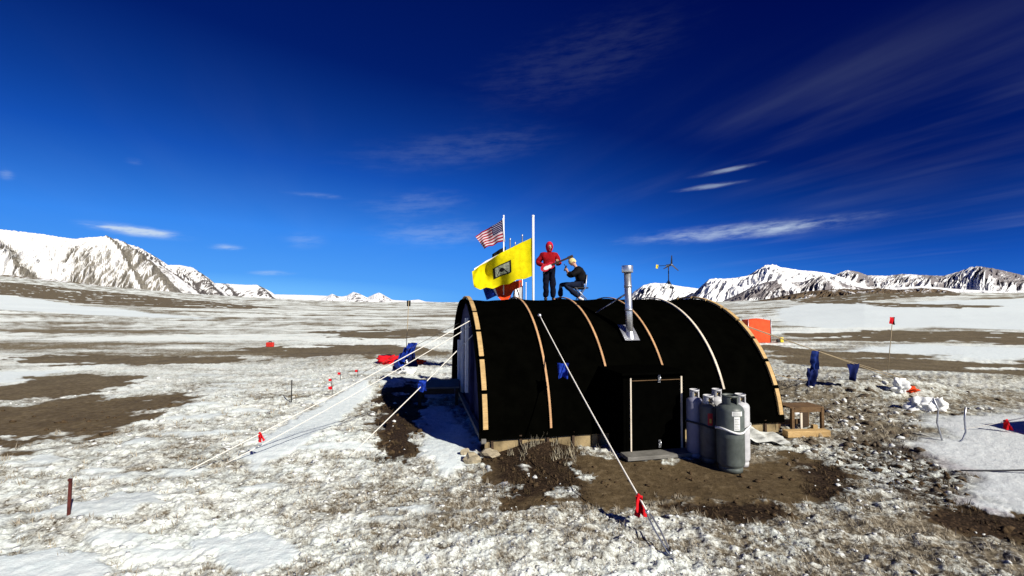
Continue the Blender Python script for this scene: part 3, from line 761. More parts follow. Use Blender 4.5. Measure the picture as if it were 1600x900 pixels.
lumpbag('sack', 1406, 613, 20, 20, 'sack', 'upright white sack on the rough ridge right of the blue rags', 'sack', 6)
lumpbag('sack', 1440, 640, 38, 18, 'sack', 'broad white sack lying on the rough ground beside the bent wires', 'sack', 7)
lumpbag('sack', 1462, 642, 24, 22, 'sack', 'narrow white sack touching the bent wires', 'sack', 8)
lumpbag('duffel_bag', 1421, 612, 22, 8, 'red_orange', 'small reddish bag beside the upright white sack', 'bag', 9)

# pin flags and poles left
def pinflag(u, v0, v1, fw, label, m='red_cloth', group='small red pin flags left of the tent', name='pin_flag', pm='iron'):
    b = gnd(u, v1); s = b.y/F; h = (v1-v0)*s
    o = thing(name, label, 'marker flag', b, 0, group)
    G().tube([(0, 0, -.1), (0, 0, h)], max(.006, .4*s), 6).build('stake', pm, o)
    c = cloth(0, fw*s, fw*s*.8, m, u, .2, .9, 8, 8, .02); f = c.build('flag', m, o); f.location = (-fw*s*.5, 0, h)
    return o
pinflag(518, 592, 606, 4.5, 'red pin flag in front of the mottled snow, middle one above the long ropes')
pinflag(519, 604, 618, 6, 'red pin flag closest to the two long guy ropes')
pinflag(532, 582, 594, 4.5, 'red pin flag between the ropes and the stake, third along the row')
pinflag(559, 578, 590, 4.5, 'red pin flag nearest to the crumpled red bag')
b = gnd(422, 542); s_ = b.y/F
o = thing('jerry_can', 'red fuel can standing alone on the far streaky snow', 'fuel can', b)
G().box((0, 0, 3.6*s_), (11*s_, 5*s_, 7*s_), bev=.04).build('can', 'red_plastic', o)
G().tube([(-2*s_, 0, 7*s_), (-2*s_, 0, 8.3*s_), (2*s_, 0, 8.3*s_), (2*s_, 0, 7*s_)], .03, 6).build('handle', 'iron', o)
b = gnd(634, 562); s_ = b.y/F
o = thing('marker_pole', 'thin bamboo pole with a small black flag left of the tent', 'marker flag', b)
G().tube([(0, 0, 0), (4*s_, 0, 92*s_)], .018, 6).build('pole', 'rope_tan', o)
f = cloth(0, 6*s_, 9*s_, '', 3, .3, .9, 8, 8, .03).build('flag', 'black_cloth', o); f.location = (4*s_, 0, 92*s_)
b = gnd(455, 628); s_ = b.y/F
solo('stake', G().tube([(0, 0, -.1), (.01, 0, 34*s_)], .018, 7), 'iron', 'thin dark iron stake in the mottled snow left of the ropes', 'stake', b)
b = gnd(108, 805); s_ = b.y/F
solo('post', G().box((0, 0, 26*s_), (4*s_, 4*s_, 58*s_), (0, .02, .4), bev=.006).box((0, 0, 54*s_), (4.8*s_, 4.8*s_, 3*s_), (0, .02, .4), bev=.004), 'rust', 'rusty red square post standing alone in the near left snow', 'post', b)
b = gnd(1387, 581); s_ = b.y/F
o = thing('marker_pole', 'leaning bamboo pole with a red and black flag on the right', 'marker flag', b)
G().tube([(0, 0, 0), (10*s_, 0, 84*s_)], .016, 6).build('pole', 'rope_tan', o)
f = cloth(0, 8*s_, 11*s_, '', 5, .2, .9, 8, 8, .03).build('flag', 'red_cloth', o); f.location = (8*s_, -.01, 85*s_)
f = cloth(0, 4*s_, 12*s_, '', 6, .2, .9, 6, 8, .03).build('flag', 'black_cloth', o); f.location = (11.5*s_, 0, 85*s_)
# bent wires
def wire(pts, label):
    b = gnd(*pts[-1]); g = G(); y = b.y
    P = [dp(u, v, y)-b for u, v in pts]; g.tube(P, .018, 7)
    return solo('bent_rod', g, 'steel_dull', label, 'rod', b, 0, 'bent rods in the snow')
wire([(1458, 622), (1466, 640), (1464, 660), (1470, 680), (1473, 691)], 'left bent metal rod rising from the snow at the right')
wire([(1509, 636), (1507, 655), (1509, 675), (1504, 687), (1497, 692)], 'right bent metal rod hooked at its foot in the snow')

# ------------------------------------------------------------------ flag poles and flags
YP = 18.2
def pole(u, v0, r, label, m='pole_white', y=YP, finial=False):
    t = dp(u, v0, y); g = G(); b = Vector((t.x, t.y, gz(t.x, t.y)-.1))
    g.tube([(0, 0, 0), (0, 0, t.z-b.z)], r, 10); g.lathe([(r*1.15, -.05), (r*1.15, .02), (0, .03)], 10, (0, 0, t.z-b.z))
    return solo('flagpole', g, m, label, 'flagpole', b, 0, 'flagpoles behind the tent')
pole(833, 337, .046, 'tall thick white flagpole flying the large yellow flag')
pole(787, 337, .028, 'thin flagpole flying the striped flag with stars', y=19.0)
pole(797, 373, .030, 'thin grey flagpole top just left above the yellow flag', 'steel_dull', 19.4)
pole(805, 379, .022, 'shortest thin flagpole top poking above the yellow flag', 'steel_dull', 19.4)
pole(816, 367, .026, 'thin flagpole top midway along the yellow flag edge', 'steel_dull', 18.9)
def quadflag(top, bot, y, wave, seed, nu=40, nv=26, ysl=0.0):
    """top/bot: edge points hoist->fly as seen, set at real depth y"""
    def ed(E, t):
        k = t*(len(E)-1); i = min(int(k), len(E)-2); f = k-i
        return (E[i][0]*(1-f)+E[i+1][0]*f, E[i][1]*(1-f)+E[i+1][1]*f)
    def fn(i, j):
        a = ed(top, i); b = ed(bot, i); u = a[0]*(1-j)+b[0]*j; v = a[1]*(1-j)+b[1]*j
        yy = y+ysl*i+wave*i**.7*math.sin(i*8.5+j*2.2+seed)+wave*.45*i*math.sin(i*19-j*4+seed*2)
        p = dp(u, v, y); return Vector((p.x, yy, p.z))
    return fn
def flagobj(name, fn, nu, nv, mats, mfn, label, cat='flag', group='flags behind the tent'):
    o0 = fn(0, 0); g = G()
    g.grid(lambda i, j: fn(i, j)-o0, nu, nv, mfn=mfn)
    ob = g.build(name, mats); ob.location = o0; tag(ob, label, cat, group); return ob, o0
fy = quadflag([(832, 371), (812, 380), (790, 392), (768, 405), (750, 414), (737, 424)], [(832, 431), (820, 436), (808, 437), (795, 444), (783, 445), (770, 451), (760, 449), (751, 453), (742, 449)], YP, .30, .9)
oy, o0 = flagobj('flag', fy, 60, 36, ['yellow'], None, 'large yellow flag with a framed grey picture in its middle')
ge = G()
def emb(i, j): return fy(.33+i*.27, .34+j*.36)-o0+Vector((0, -.015, 0))
def em(i, j):
    if i < .09 or i > .88 or j < .07 or j > .93: return 1
    d = math.hypot((i-.52)*1.3, (j-.52)); 
    if d < .16 or (abs(i-.48) < .3 and abs(j-.62-.25*math.sin(i*9)) < .07): return 1
    return 0
ge.grid(emb, 34, 22, mfn=em); ge.build('emblem', ['emb_grey', 'black_cloth'], oy)
fu = quadflag([(786, 342), (775, 350), (764, 356), (752, 362), (743, 370)], [(788, 377), (778, 379), (770, 384), (763, 385), (757, 389)], 19.0, .10, 2.0)
def us(i, j):
    if i < .42 and j < 7/13:
        r_ = int(round((j-.03)/.0595)); r_ = min(max(r_, 0), 8); c0 = .035 if r_ % 2 == 0 else .07
        c_ = min(max(round((i-c0)/.07), 0), 5 if r_ % 2 == 0 else 4)
        return 1 if math.hypot((i-c0-c_*.07)*1.0, (j-.03-r_*.0595)*.8) < .013 else 2
    return 0 if int(j*13) % 2 == 0 else 1
ou, o0u = flagobj('flag', fu, 100, 104, ['usred', 'flag_white_backlit', 'usblue'], us, 'small striped red and white flag with a starred dark blue corner')
G().tube([fu(0, 0)-o0u+Vector((0, -.01, .02)), fu(0, .5)-o0u+Vector((0, -.012, 0)), fu(0, 1)-o0u+Vector((0, -.01, -.02))], .03, 8).build('hoist_band', 'white_cloth', ou)
fb = quadflag([(790, 385), (780, 390), (769, 397)], [(790, 408), (780, 412), (769, 418)], 19.5, .05, 1)
flagobj('flag', fb, 16, 10, ['black_cloth'], None, 'black flag edge showing just above the yellow flag')
fw = quadflag([(797, 392), (780, 397), (760, 407), (741, 420)], [(797, 425), (780, 428), (760, 432), (745, 440)], 19.0, .06, 2)
flagobj('flag', fw, 30, 16, ['white_cloth', 'red_cloth'], lambda i, j: 1 if (.72 < i < .86 and .15 < j < .5) or j > .72 else 0, 'white flag with a red patch peeping out behind the yellow flag')
frr = quadflag([(816, 437), (802, 440), (785, 443), (768, 446), (754, 448)], [(816, 448), (803, 453), (790, 476), (776, 462), (760, 469)], 18.9, .12, 3)
flagobj('flag', frr, 36, 18, ['red_orange', 'blue_cloth', 'white_cloth'], lambda i, j: 1 if i > .74 else (2 if (abs(i-.72) < .025) else 0), 'red orange flag with a blue end hanging under the yellow flag')
fwd = quadflag([(816, 440), (808, 448), (803, 450)], [(816, 470), (810, 474), (800, 476)], 19.3, .06, 4)
flagobj('flag', fwd, 16, 16, ['white_cloth', 'black_cloth'], lambda i, j: 1 if math.sin(i*13+j*5) > .72 else 0, 'limp white flag with dark bands low behind the tent')
for k, (u, w_) in enumerate(((813, .05), (822, .03))):
    t = dp(u, 442, 18.7); b = Vector((t.x, t.y, 0))
    solo('rack_post', G().box((0, 0, t.z/2), (w_, w_, t.z), bev=.006).box((0, 0, t.z), (w_*1.6, w_*1.6, .04), bev=.004), 'white_paint', ('thicker' if k == 0 else 'thinner')+' short white post behind the roof between the flags', 'post', b, 0, 'white posts behind the tent')

# ------------------------------------------------------------------ gas cylinders
def tank(u, v, h_px, w_px, m, label, rz=0, collar='tank_white', marks=None, group='gas cylinders beside the hatch', dims=None):
    b = flat(u, v); b.z = gz(b.x, b.y)-.02; s = b.y/F
    r = w_px*s/2; h = h_px*s
    o = thing('gas_cylinder', label, 'gas cylinder', b, rz, group)
    pr = [(r*.80, 0), (r*.84, .0), (r*.86, .07), (r*.80, .085), (r*.86, .10), (r*.97, .125), (r, .16)]
    d = r*.62
    pr += [(r, h*.5), (r*1.006, h*.5+.008), (r, h*.5+.016), (r, h-d)]
    for k in range(1, 9): a = k/8*math.pi/2; pr.append((r*math.cos(a) if k < 8 else .02, h-d+d*math.sin(a)))
    bd = G().lathe(pr, 40).build('body', m, o)
    G().lathe([(r*.80, 0), (r*.84, 0), (r*.84, .075), (r*.80, .075)], 36).build('foot_ring', m, bd)
    cr = r*.56; g = G()
    for (a0, a1) in ((R(-60), R(70)), (R(110), R(250))):
        g.lathe([(cr, h-.06), (cr, h+.10), (cr*1.04, h+.115), (cr*1.06, h+.10), (cr*1.06, h-.06)], 16, (0, 0, 0), 0, a0, a1)
    g.lathe([(cr*1.0, h+.10), (cr*1.06, h+.10), (cr*1.10, h+.135), (cr*1.0, h+.14), (cr*1.0, h+.10)], 30)
    g.build('collar', collar, o)
    g = G().lathe([(.03, h-.02), (.03, h+.05), (.022, h+.055), (.022, h+.09), (.0, h+.09)], 12)
    g.tube([(0, 0, h+.04), (.07, 0, h+.04)], .016, 8); g.lathe([(.0, h+.09), (.035, h+.09), (.035, h+.115), (0, h+.115)], 10)
    g.build('valve', 'brass', o)
    def patch(a0, a1, z0, z1, mm, name='label', dr=.003, par=bd):
        return G().grid(lambda i, j: ((r+dr)*math.cos(a0+(a1-a0)*i), (r+dr)*math.sin(a0+(a1-a0)*i), z0+(z1-z0)*j), 12, 4).build(name, mm, par)
    return o, r, h, patch, b
tk1 = tank(1086, 712, 93, 24, 'tank_blue', 'pale blue grey gas cylinder standing closest to the hatch door')
tk2 = tank(1108, 719, 91, 26, 'tank_taupe', 'taupe grey gas cylinder with a red label, second from the hatch', collar='tank_white')
p2 = tk2[3]; lb = p2(R(-118), R(-88), tk2[2]*.64, tk2[2]*.84, 'label_red'); p2(R(-108), R(-95), tk2[2]*.68, tk2[2]*.75, 'yellow_print', 'print', .006, lb)
tk3 = tank(1121, 706, 88, 24, 'tank_white', 'white gas cylinder mostly hidden behind the red labelled one')
tk4 = tank(1158, 724, 98, 26, 'tank_white', 'white gas cylinder standing behind the large grey one at its right')
tk5 = tank(1142, 731, 104, 40, 'tank_grey', 'large grey gas cylinder in front with white paper labels', collar='tank_grey')
p5 = tk5[3]; h5 = tk5[2]
l1 = p5(R(-108), R(-62), h5*.835, h5*.90, 'label_white'); l2 = p5(R(-100), R(-74), h5*.63, h5*.825, 'label_white')
for k in range(5): p5(R(-104), R(-66-3*(k % 2)), h5*(.843+.011*k), h5*(.847+.011*k), 'ink', 'print', .006, l1)
for k in range(7): p5(R(-97), R(-77-4*(k % 3)), h5*(.645+.024*k), h5*(.652+.024*k), 'ink', 'print', .006, l2)
g = G()
g.lathe([(.0, 0), (.045, 0), (.055, .01), (.055, .03), (0, .03)], 14); o = g.build('plug', 'tank_grey', tk5[0]); a_ = R(-42)
o.location = (tk5[1]*.80*math.cos(a_), tk5[1]*.80*math.sin(a_), h5*.90); o.rotation_euler = (0, R(55), a_)
def hull_path(tanks, pad=.012, n=90):
    pts = []
    for t in tanks:
        for k in range(48):
            a = 2*math.pi*k/48; pts.append((t[4].x+(t[1]+pad)*math.cos(a), t[4].y+(t[1]+pad)*math.sin(a)))
    pts = sorted(set(pts))
    def half(ps):
        o = []
        for p in ps:
            while len(o) >= 2 and (o[-1][0]-o[-2][0])*(p[1]-o[-2][1])-(o[-1][1]-o[-2][1])*(p[0]-o[-2][0]) <= 0: o.pop()
            o.append(p)
        return o
    lo = half(pts); up = half(pts[::-1]); return lo[:-1]+up[:-1]
def strap(tanks, z, wd, m, label, wob=0):
    P = hull_path(tanks); c = Vector((P[0][0], P[0][1], 0)); V = []; Fc = []
    n = len(P)
    for i, (x, y) in enumerate(P):
        zz = z+wob*math.sin(i/n*2*math.pi*2+1)+.015*math.sin(i*.35)
        for (dr, dz) in ((0, -wd/2), (.012, -wd/2), (.012, wd/2), (0, wd/2)):
            cx = sum(t[4].x for t in tanks)/len(tanks); cy = sum(t[4].y for t in tanks)/len(tanks)
            d = Vector((x-cx, y-cy, 0)).normalized()*dr
            V.append((x+d.x-c.x, y+d.y-c.y, zz+dz))
    for i in range(n):
        j = (i+1) % n
        for k in range(4): Fc.append((i*4+k, j*4+k, j*4+(k+1) % 4, i*4+(k+1) % 4))
    return solo('strap', G().add(V, Fc, 0, True), m, label, 'strap', c)
strap([tk4, tk5], h5*.585, .038, 'strap_white', 'white webbing strap binding the large grey cylinder to the white one', .02)
strap([tk1, tk2, tk3], tk2[2]*.60, .035, 'strap_dark', 'dark strap binding the three cylinders nearest the hatch', .005)

# ------------------------------------------------------------------ crate, bench, plank, sheet, stones
b = flat(1250, 672); s_ = b.y/F; b.z = gz(b.x, b.y)
o = thing('crate', 'open wooden crate frame standing at the right foot of the tent', 'crate', b, .1)
w_, h_, d_ = 52*s_, 38*s_, .55
for sx in (-1, 1):
    for sy in (-1, 1):
        G().box((sx*(w_/2-.03), sy*(d_/2-.03), h_/2-.05), (.07, .07, h_+.1), bev=.005).build('post', 'wood_old', o)
G().box((0, -d_/2+.02, h_-.045), (w_-.15, .035, .10), bev=.004).build('rail', 'wood_old', o)
G().box((0, d_/2-.02, h_-.045), (w_-.15, .035, .10), bev=.004).build('rail', 'wood_old', o)
G().box((0, d_/2-.02, h_*.25), (w_-.15, .035, .12), bev=.004).build('rail', 'wood_old', o)
g = G()
for k in range(4): g.box((0, -d_/2+.08+k*.13, h_+.012), (w_+.04, .11, .024), (0, 0, .01*(k-2)), bev=.003)
g.build('top_slats', 'wood_old', o)
G().box((-w_*.18, -d_/2+.04, h_*.45), (.05, .03, h_*.9)).build('upright', 'wood_pale', o)
G().box((w_*.28, -d_/2+.09, h_*.14), (.12, .08, h_*.34), bev=.005).build('block', 'wood_tan', o)
G().box((w_*.33, d_/2-.08, h_*.45), (.20, .02, h_*.8)).build('side_board', 'wood_dark', o)
b = flat(1260, 681); b.z = gz(b.x, b.y); s_ = b.y/F
g = G().box((0, 0, .075), (70*s_, .20, .15), (0, 0, .03), bev=.02)
solo('beam', g, 'wood_tan', 'thick tan timber lying on the ground before the crate', 'timber', b, .05)
b = flat(1192, 690); b.z = gz(b.x, b.y)
def sheet(i, j):
    x = (i-.5)*1.0; y = (j-.5)*.75
    return (x, y+.2*i, .22*(1-i)**1.4*(.4+j*.9)+.05*mnoise.noise((i*5, j*5, 2))+.05+.04*math.sin(i*14+j*3)*(1-i*.5))
g = G().grid(sheet, 36, 24); solo('plastic_sheet', g, 'plastic_sheet', 'crumpled milky plastic sheet at the right foot of the tent', 'sheet', b, -.25)
for (u, v, w, h, lab, sd) in ((738, 722, 26, 17, 'flat tan stone at the left front corner of the tent', 1), (766, 713, 30, 13, 'pale stone slab under the left front corner of the tent', 2), (726, 712, 14, 13, 'grey upright stone beside the tent corner', 3)):
    b = gnd(u, v); s_ = b.y/F
    g = G().ball((0, 0, h*s_*.3), (w*s_/2, w*s_*.36, h*s_*.55), 2, noise=.5, seed=sd, smooth=False)
    solo('stone', g, 'stone', lab, 'stone', b)
b = flat(686, 626); b.z = gz(b.x, b.y); s_ = b.y/F
o = thing('bench', 'low dark wooden bench in the shadow left of the tent', 'bench', b, .12)
w_, d_, h_ = 62*s_, 1.5, .56
g = G()
for k in range(6): g.box((0, -d_/2+.13+k*.25, h_), (w_, .235, .045), bev=.005)
g.build('top', 'wood_grey', o)
for sx in (-1, 1):
    for sy in (-1, 1): G().box((sx*(w_/2-.08), sy*(d_/2-.1), h_/2-.08), (.10, .10, h_+.1)).build('leg', 'wood_dark', o)
G().box((0, -d_/2+.10, h_-.12), (w_-.28, .05, .16)).build('apron', 'wood_dark', o)
b = flat(622, 616); b.z = gz(b.x, b.y)
# orange shelter, yellow can
b = gnd(1182, 534); s_ = b.y/F
o = thing('privacy_screen', 'square orange nylon privacy shelter far behind the right end of the tent', 'shelter', b, -.15)
w_, h_ = 32*s_, 34*s_
def osc(sgn, ax):
    def fn(i, j):
        t = (i-.5)*w_; bul = .05*math.sin(math.pi*i)*math.sin(math.pi*j)+.02*mnoise.noise((i*6, j*6, ax*3+sgn))
        return (t, sgn*(w_*.42+bul), j*h_) if ax == 0 else (sgn*(w_/2+bul*.5), (i-.5)*w_*.84, j*h_)
    return fn
g = G()
for sgn in (-1, 1):
    g.grid(osc(sgn, 0), 14, 14); g.grid(osc(sgn, 1), 14, 14)
g.grid(lambda i, j: ((i-.5)*w_, (j-.5)*w_*.84, h_+.12*math.sin(math.pi*i)*math.sin(math.pi*j)), 10, 10)
g.build('walls', 'orange', o)
for sx in (-1, 1):
    for sy in (-1, 1): G().tube([(sx*w_*.505, sy*w_*.43, -.1), (sx*w_*.505, sy*w_*.43, h_+.12)], .025, 8).build('pole', 'steel_dull', o)
b = gnd(1221, 535); s_ = b.y/F
o = thing('jerry_can', 'yellow fuel can on the ground right of the orange shelter', 'fuel can', b)
G().box((0, 0, 4*s_), (5*s_, 4*s_, 8*s_), bev=.05).build('can', 'can_yellow', o)
G().box((-5*s_, 0, 2.5*s_), (5*s_, 4*s_, 5*s_), bev=.05).build('bag', 'iron', o)
# neighbouring hipped tent beyond the right edge whose shadow falls on the snow
tp = Vector((14.28, 8.96, 0)); tp.z = gz(tp.x, tp.y)
o = thing('ridge_tent', 'low yellow hipped tent pitched on the snow beyond the right edge', 'tent', tp, 0)
hh_ = 2.4; T0 = Vector((0, 0, hh_)); T1 = Vector((3.2, .7, hh_)); c0 = Vector((-2.75, -1.8, -.04)); c1 = Vector((-.38, 1.54, -.04)); c2 = Vector((4.6, 2.5, -.04)); c3 = Vector((4.4, -1.6, -.04))
def panel(p0, p1, q0_, q1_):
    return lambda i, j: p0.lerp(p1, i).lerp(q0_.lerp(q1_, i), j)-Vector((0, 0, .05*math.sin(math.pi*i)*math.sin(math.pi*j)))
g = G()
for (p0, p1, q0_, q1_) in ((c0, c3, T0, T1), (c2, c1, T1, T0), (c1, c0, T0, T0), (c3, c2, T1, T1)): g.grid(panel(p0, p1, q0_, q1_), 14, 10)
g.build('fly', 'tent_yel', o)
for c in (c0, c1): G().tube([c, T0+Vector((0, 0, .03))], .025, 8).build('pole', 'wood_pale', o)
for c in (c2, c3): G().tube([c, T1+Vector((0, 0, .03))], .025, 8).build('pole', 'wood_pale', o)

# ------------------------------------------------------------------ wind turbine
YT = 36.0; b = dp(1044, 470, YT); hub = dp(1046.5, 414.5, YT); s_ = YT/F; bz = gz(hub.x, YT)
o = thing('wind_turbine', 'small three bladed wind turbine on a guyed mast behind the tent', 'wind turbine', (hub.x-.1, YT, bz))
hz = hub.z-bz
G().tube([(0, 0, 0), (0, 0, hz-1.4)], .04, 10).build('lower_mast', 'pole_white', o)
G().tube([(0, 0, hz-1.4), (0, 0, hz-.05)], .04, 10).build('upper_mast', 'turb_dark', o)
n_ = G().tube([(-.05, .25, hz), (.08, -.35, hz+.02)], [.09, .07], 12).ball((.09, -.42, hz+.02), (.07, .10, .07), 2).build('nacelle', 'steel_dull', o)
for a in (88, 208, 318):
    d = Vector((math.cos(R(a)), 0, math.sin(R(a)))); c = Vector((.09, -.44, hz+.02)); Lb = 13*s_
    pr = Vector((-d.z, 0, d.x)); g = G()
    def bl(i, j, d=d, pr=pr, c=c): 
        q = c+d*(.06+Lb*i)+pr*((j-.5)*(.13-.07*i))+Vector((0, .05*(j-.5)*(1-i), 0)); return q
    g.grid(bl, 10, 4); g.grid(lambda i, j: bl(i, j)+Vector((0, .03, 0)), 10, 4, flip=True)
    g.build('blade', 'turb_dark', o)
G().tube([(0, .2, hz), (-13*s_, .7, hz)], .025, 6).build('tail_boom', 'turb_dark', n_)
G().box((-13.5*s_, .7, hz-.05), (4.5*s_, .02, 6*s_), (0, .15, .35), bev=.008).build('tail_vane', 'can_yellow', n_)
jt = G().ball((0, 0, hz-1.4), .10, 2)
for (dx, dy) in ((-.33, .2), (.40, .2), (.03, -.4)): jt.tube([(0, 0, hz-1.15), (dx, dy, hz-1.75)], .03, 6); jt.box((dx, dy, hz-1.75), (.14, .14, .18))
jt.build('guy_bracket', 'turb_dark', o)
for (dx, dy) in ((3.2, -1.0), (-3.2, -1.2), (0, 3.4)): G().tube([(0, 0, hz-1.5), (dx, dy, gz(hub.x-.1+dx, YT+dy)-bz)], .012, 5).build('guy_wire', 'iron', o)

# ------------------------------------------------------------------ people
def skin(verts, edges, rad, sub=2):
    me = bpy.data.meshes.new('tmp'); me.from_pydata([tuple(v) for v in verts], edges, [])
    ob = bpy.data.objects.new('tmp', me); COL.objects.link(ob)
    ob.modifiers.new('s', 'SKIN'); sm_ = ob.modifiers.new('d', 'SUBSURF'); sm_.levels = sub; sm_.render_levels = sub
    for i, d in enumerate(me.skin_vertices[0].data):
        r = rad[i]; d.radius = (r, r) if isinstance(r, (int, float)) else r
        d.use_root = (i == 0)
    dg = bpy.context.evaluated_depsgraph_get(); ev = ob.evaluated_get(dg); m2 = ev.to_mesh()
    V = [v.co[:] for v in m2.vertices]; Fc = [list(p.vertices) for p in m2.polygons]
    ev.to_mesh_clear(); bpy.data.objects.remove(ob); bpy.data.meshes.remove(me)
    return V, Fc
def chain(*pts): return [Vector(p) for p in pts], [(i, i+1) for i in range(len(pts)-1)]
def hand(g, wrist, tip_dir, palm_n, curl=.6, right=True, s=1.0):
    """palm and five bent fingers"""
    d = Vector(tip_dir).normalized(); n = Vector(palm_n).normalized(); n = (n-d*n.dot(d)).normalized(); x = d.cross(n)*(1 if right else -1)
    w = Vector(wrist)
    V, E = chain(w-d*.02, w+d*.03, w+d*.085*s); g.raw(*skin(V, E, [(.026, .02), (.038, .017), (.040, .015)], 2), mi=0)
    for k, (off, ln) in enumerate(((-.032, .062), (-.011, .074), (.011, .070), (.032, .054))):
        b0 = w+d*.075+x*off; b1 = b0+d*.025; a = curl*.9
        b2 = b1+(d*math.cos(a)+n*math.sin(a))*ln*.5; b3 = b2+(d*math.cos(a*2)+n*math.sin(a*2))*ln*.5
        V, E = chain(b0, b1, b2, b3); g.raw(*skin(V, E, [.0095, .0095, .009, .0075], 1), mi=0)
    t0 = w+d*.03-x*.028; t1 = t0+d*.03-x*.022+n*.01; t2 = t1+d*.028+n*.02
    V, E = chain(t0, t1, t2); g.raw(*skin(V, E, [.012, .0105, .009], 1), mi=0)
def head(g, c, fwd, up, mi=0):
    """skull with brow, nose, mouth, chin, ears; mi 0 skin 1 eye 2 lip"""
    f = Vector(fwd).normalized(); u = Vector(up); u = (u-f*u.dot(f)).normalized(); r = f.cross(u)
    bm = bmesh.new(); bmesh.ops.create_icosphere(bm, subdivisions=4, radius=1)
    V = []
    for v in bm.verts:
        a, b_, c_ = v.co.x, v.co.y, v.co.z      # right, fwd, up
        x = a*.074; y = b_*.094; z = c_*.115
        if c_ < -.2: x *= 1-.35*(-c_-.2); y *= 1-.12*(-c_-.2)
        if b_ > .6:
            y += .020*math.exp(-(a/.16)**2-((c_+.12)/.20)**2)      # nose
            y += .006*math.exp(-(a/.5)**2-((c_-.22)/.12)**2)       # brow
            y -= .006*(math.exp(-((a-.38)/.16)**2-((c_-.05)/.12)**2)+math.exp(-((a+.38)/.16)**2-((c_-.05)/.12)**2))
            y += .006*math.exp(-(a/.3)**2-((c_+.85)/.15)**2)
        V.append(Vector(c)+r*x+f*y+u*z)
    bm.verts.index_update(); g.add(V, [[v.index for v in q.verts] for q in bm.faces], 0, True); bm.free()
    for sx in (-1, 1):
        g.ball(Vector(c)+r*sx*.030+f*.082+u*.006, .011, 2, 1)
        g.ball(Vector(c)+r*sx*.076+f*.0-u*.01, (.012, .020, .030), 2, 0)
    g.ball(Vector(c)+f*.090-u*.052, (.024, .012, .008), 2, 2)
def person(loc, rz, label, group=None):
    return thing('person', label, 'person', loc, rz, group)

rid = W/2
def ridge_point(u, dy=.0):
    d = ray(u, HOR); o = Vector((0, 0, CAMH)); best = None
    # where the sight line crosses the ridge line in plan
    n = AX.cross(Vector((0, 0, 1))); base = TW(0, rid+dy)
    t = ((base-o).dot(DY))/d.dot(DY); p = o+d*t; c = (p-A); y = c.dot(DY); x = c.dot(AX)
    return TW(x, y, H*(math.sqrt(1-((y-W/2)/(W/2))**2))**.93)
# standing player
P = ridge_point(858, .45); P.z += -.03
st = person(P, 0, 'standing person in a red hooded jacket playing a red guitar on the tent roof')
PX = P.y/F*1.05
def S(u, v, y=0, u0=858, v0=467): return Vector(((u-u0)*PX, y, (v0-v)*PX))
pel = S(858, 419, .0); ch = S(858, 402, .02); nk = S(858, 394, .01); hd = S(858.5, 386.5, -.03)
shL = S(848.5, 399.8, .02); elL = S(840, 411, .06); wrL = S(851, 415.5, -.20)
shR = S(868, 399.8, .02); elR = S(873.5, 411.5, -.02); wrR = S(868.5, 412.5, -.24)
hpL = S(854, 421, 0); knL = S(853.5, 442, -.03); anL = S(853, 464, .03); toL = S(852.3, 465.5, -.12)
hpR = S(862.5, 421, 0); knR = S(863, 442, -.03); anR = S(864.5, 464, .03); toR = S(865.5, 465.5, -.12)
V = [pel, S(858, 410, .01), ch, nk, hd, shL, elL, wrL, shR, elR, wrR, hpL, knL, anL, toL, hpR, knR, anR, toR]
E = [(0, 1), (1, 2), (2, 3), (3, 4), (2, 5), (5, 6), (6, 7), (2, 8), (8, 9), (9, 10), (0, 11), (11, 12), (12, 13), (13, 14), (0, 15), (15, 16), (16, 17), (17, 18)]
rad = [(.11, .09), (.10, .08), (.11, .08), .055, .075, .065, .045, .032, .065, .045, .032, .085, .058, .042, .035, .085, .058, .042, .035]
g = G(); g.raw(*skin(V, E, rad)); head(g, hd, (.25, -1, -.15), (0, -.1, 1))
hand(g, wrL, (.7, -.5, -.35), (.3, .6, -.5), .7, True); hand(g, wrR, (.1, -.6, .55), (-.3, .9, .2), 1.0, False)
body = g.build('body', ['skin', 'eye', 'lip'], st)
V = [pel+Vector((0, 0, -.10)), S(858, 411, .01), ch, nk+Vector((0, 0, -.015)), shL, elL, wrL+Vector((-.03, .03, 0)), shR, elR, wrR+Vector((.0, .04, -.03))]
E = [(0, 1), (1, 2), (2, 3), (2, 4), (4, 5), (5, 6), (2, 7), (7, 8), (8, 9)]
g = G(); g.raw(*skin(V, E, [(.185, .15), (.185, .15), (.20, .15), .085, .105, .085, .058, .105, .085, .058])); g.rumple(.030, 8); g.build('jacket', 'jacket_red', st)
V = [pel, hpL, knL, anL+Vector((0, 0, .02)), hpR, knR, anR+Vector((0, 0, .02))]
g = G(); g.raw(*skin(V, [(0, 1), (1, 2), (2, 3), (0, 4), (4, 5), (5, 6)], [(.15, .125), .125, .095, .088, .125, .095, .088])); g.rumple(.030, 8); g.build('trousers', 'trouser', st)
for a_, t_ in ((anL, toL), (anR, toR)):
    Vb, Eb = chain(a_+Vector((0, .05, .01)), a_+Vector((0, .0, -.01)), t_); g = G(); g.raw(*skin(Vb, Eb, [.055, .06, .045])); g.build('boot', 'boot', st)
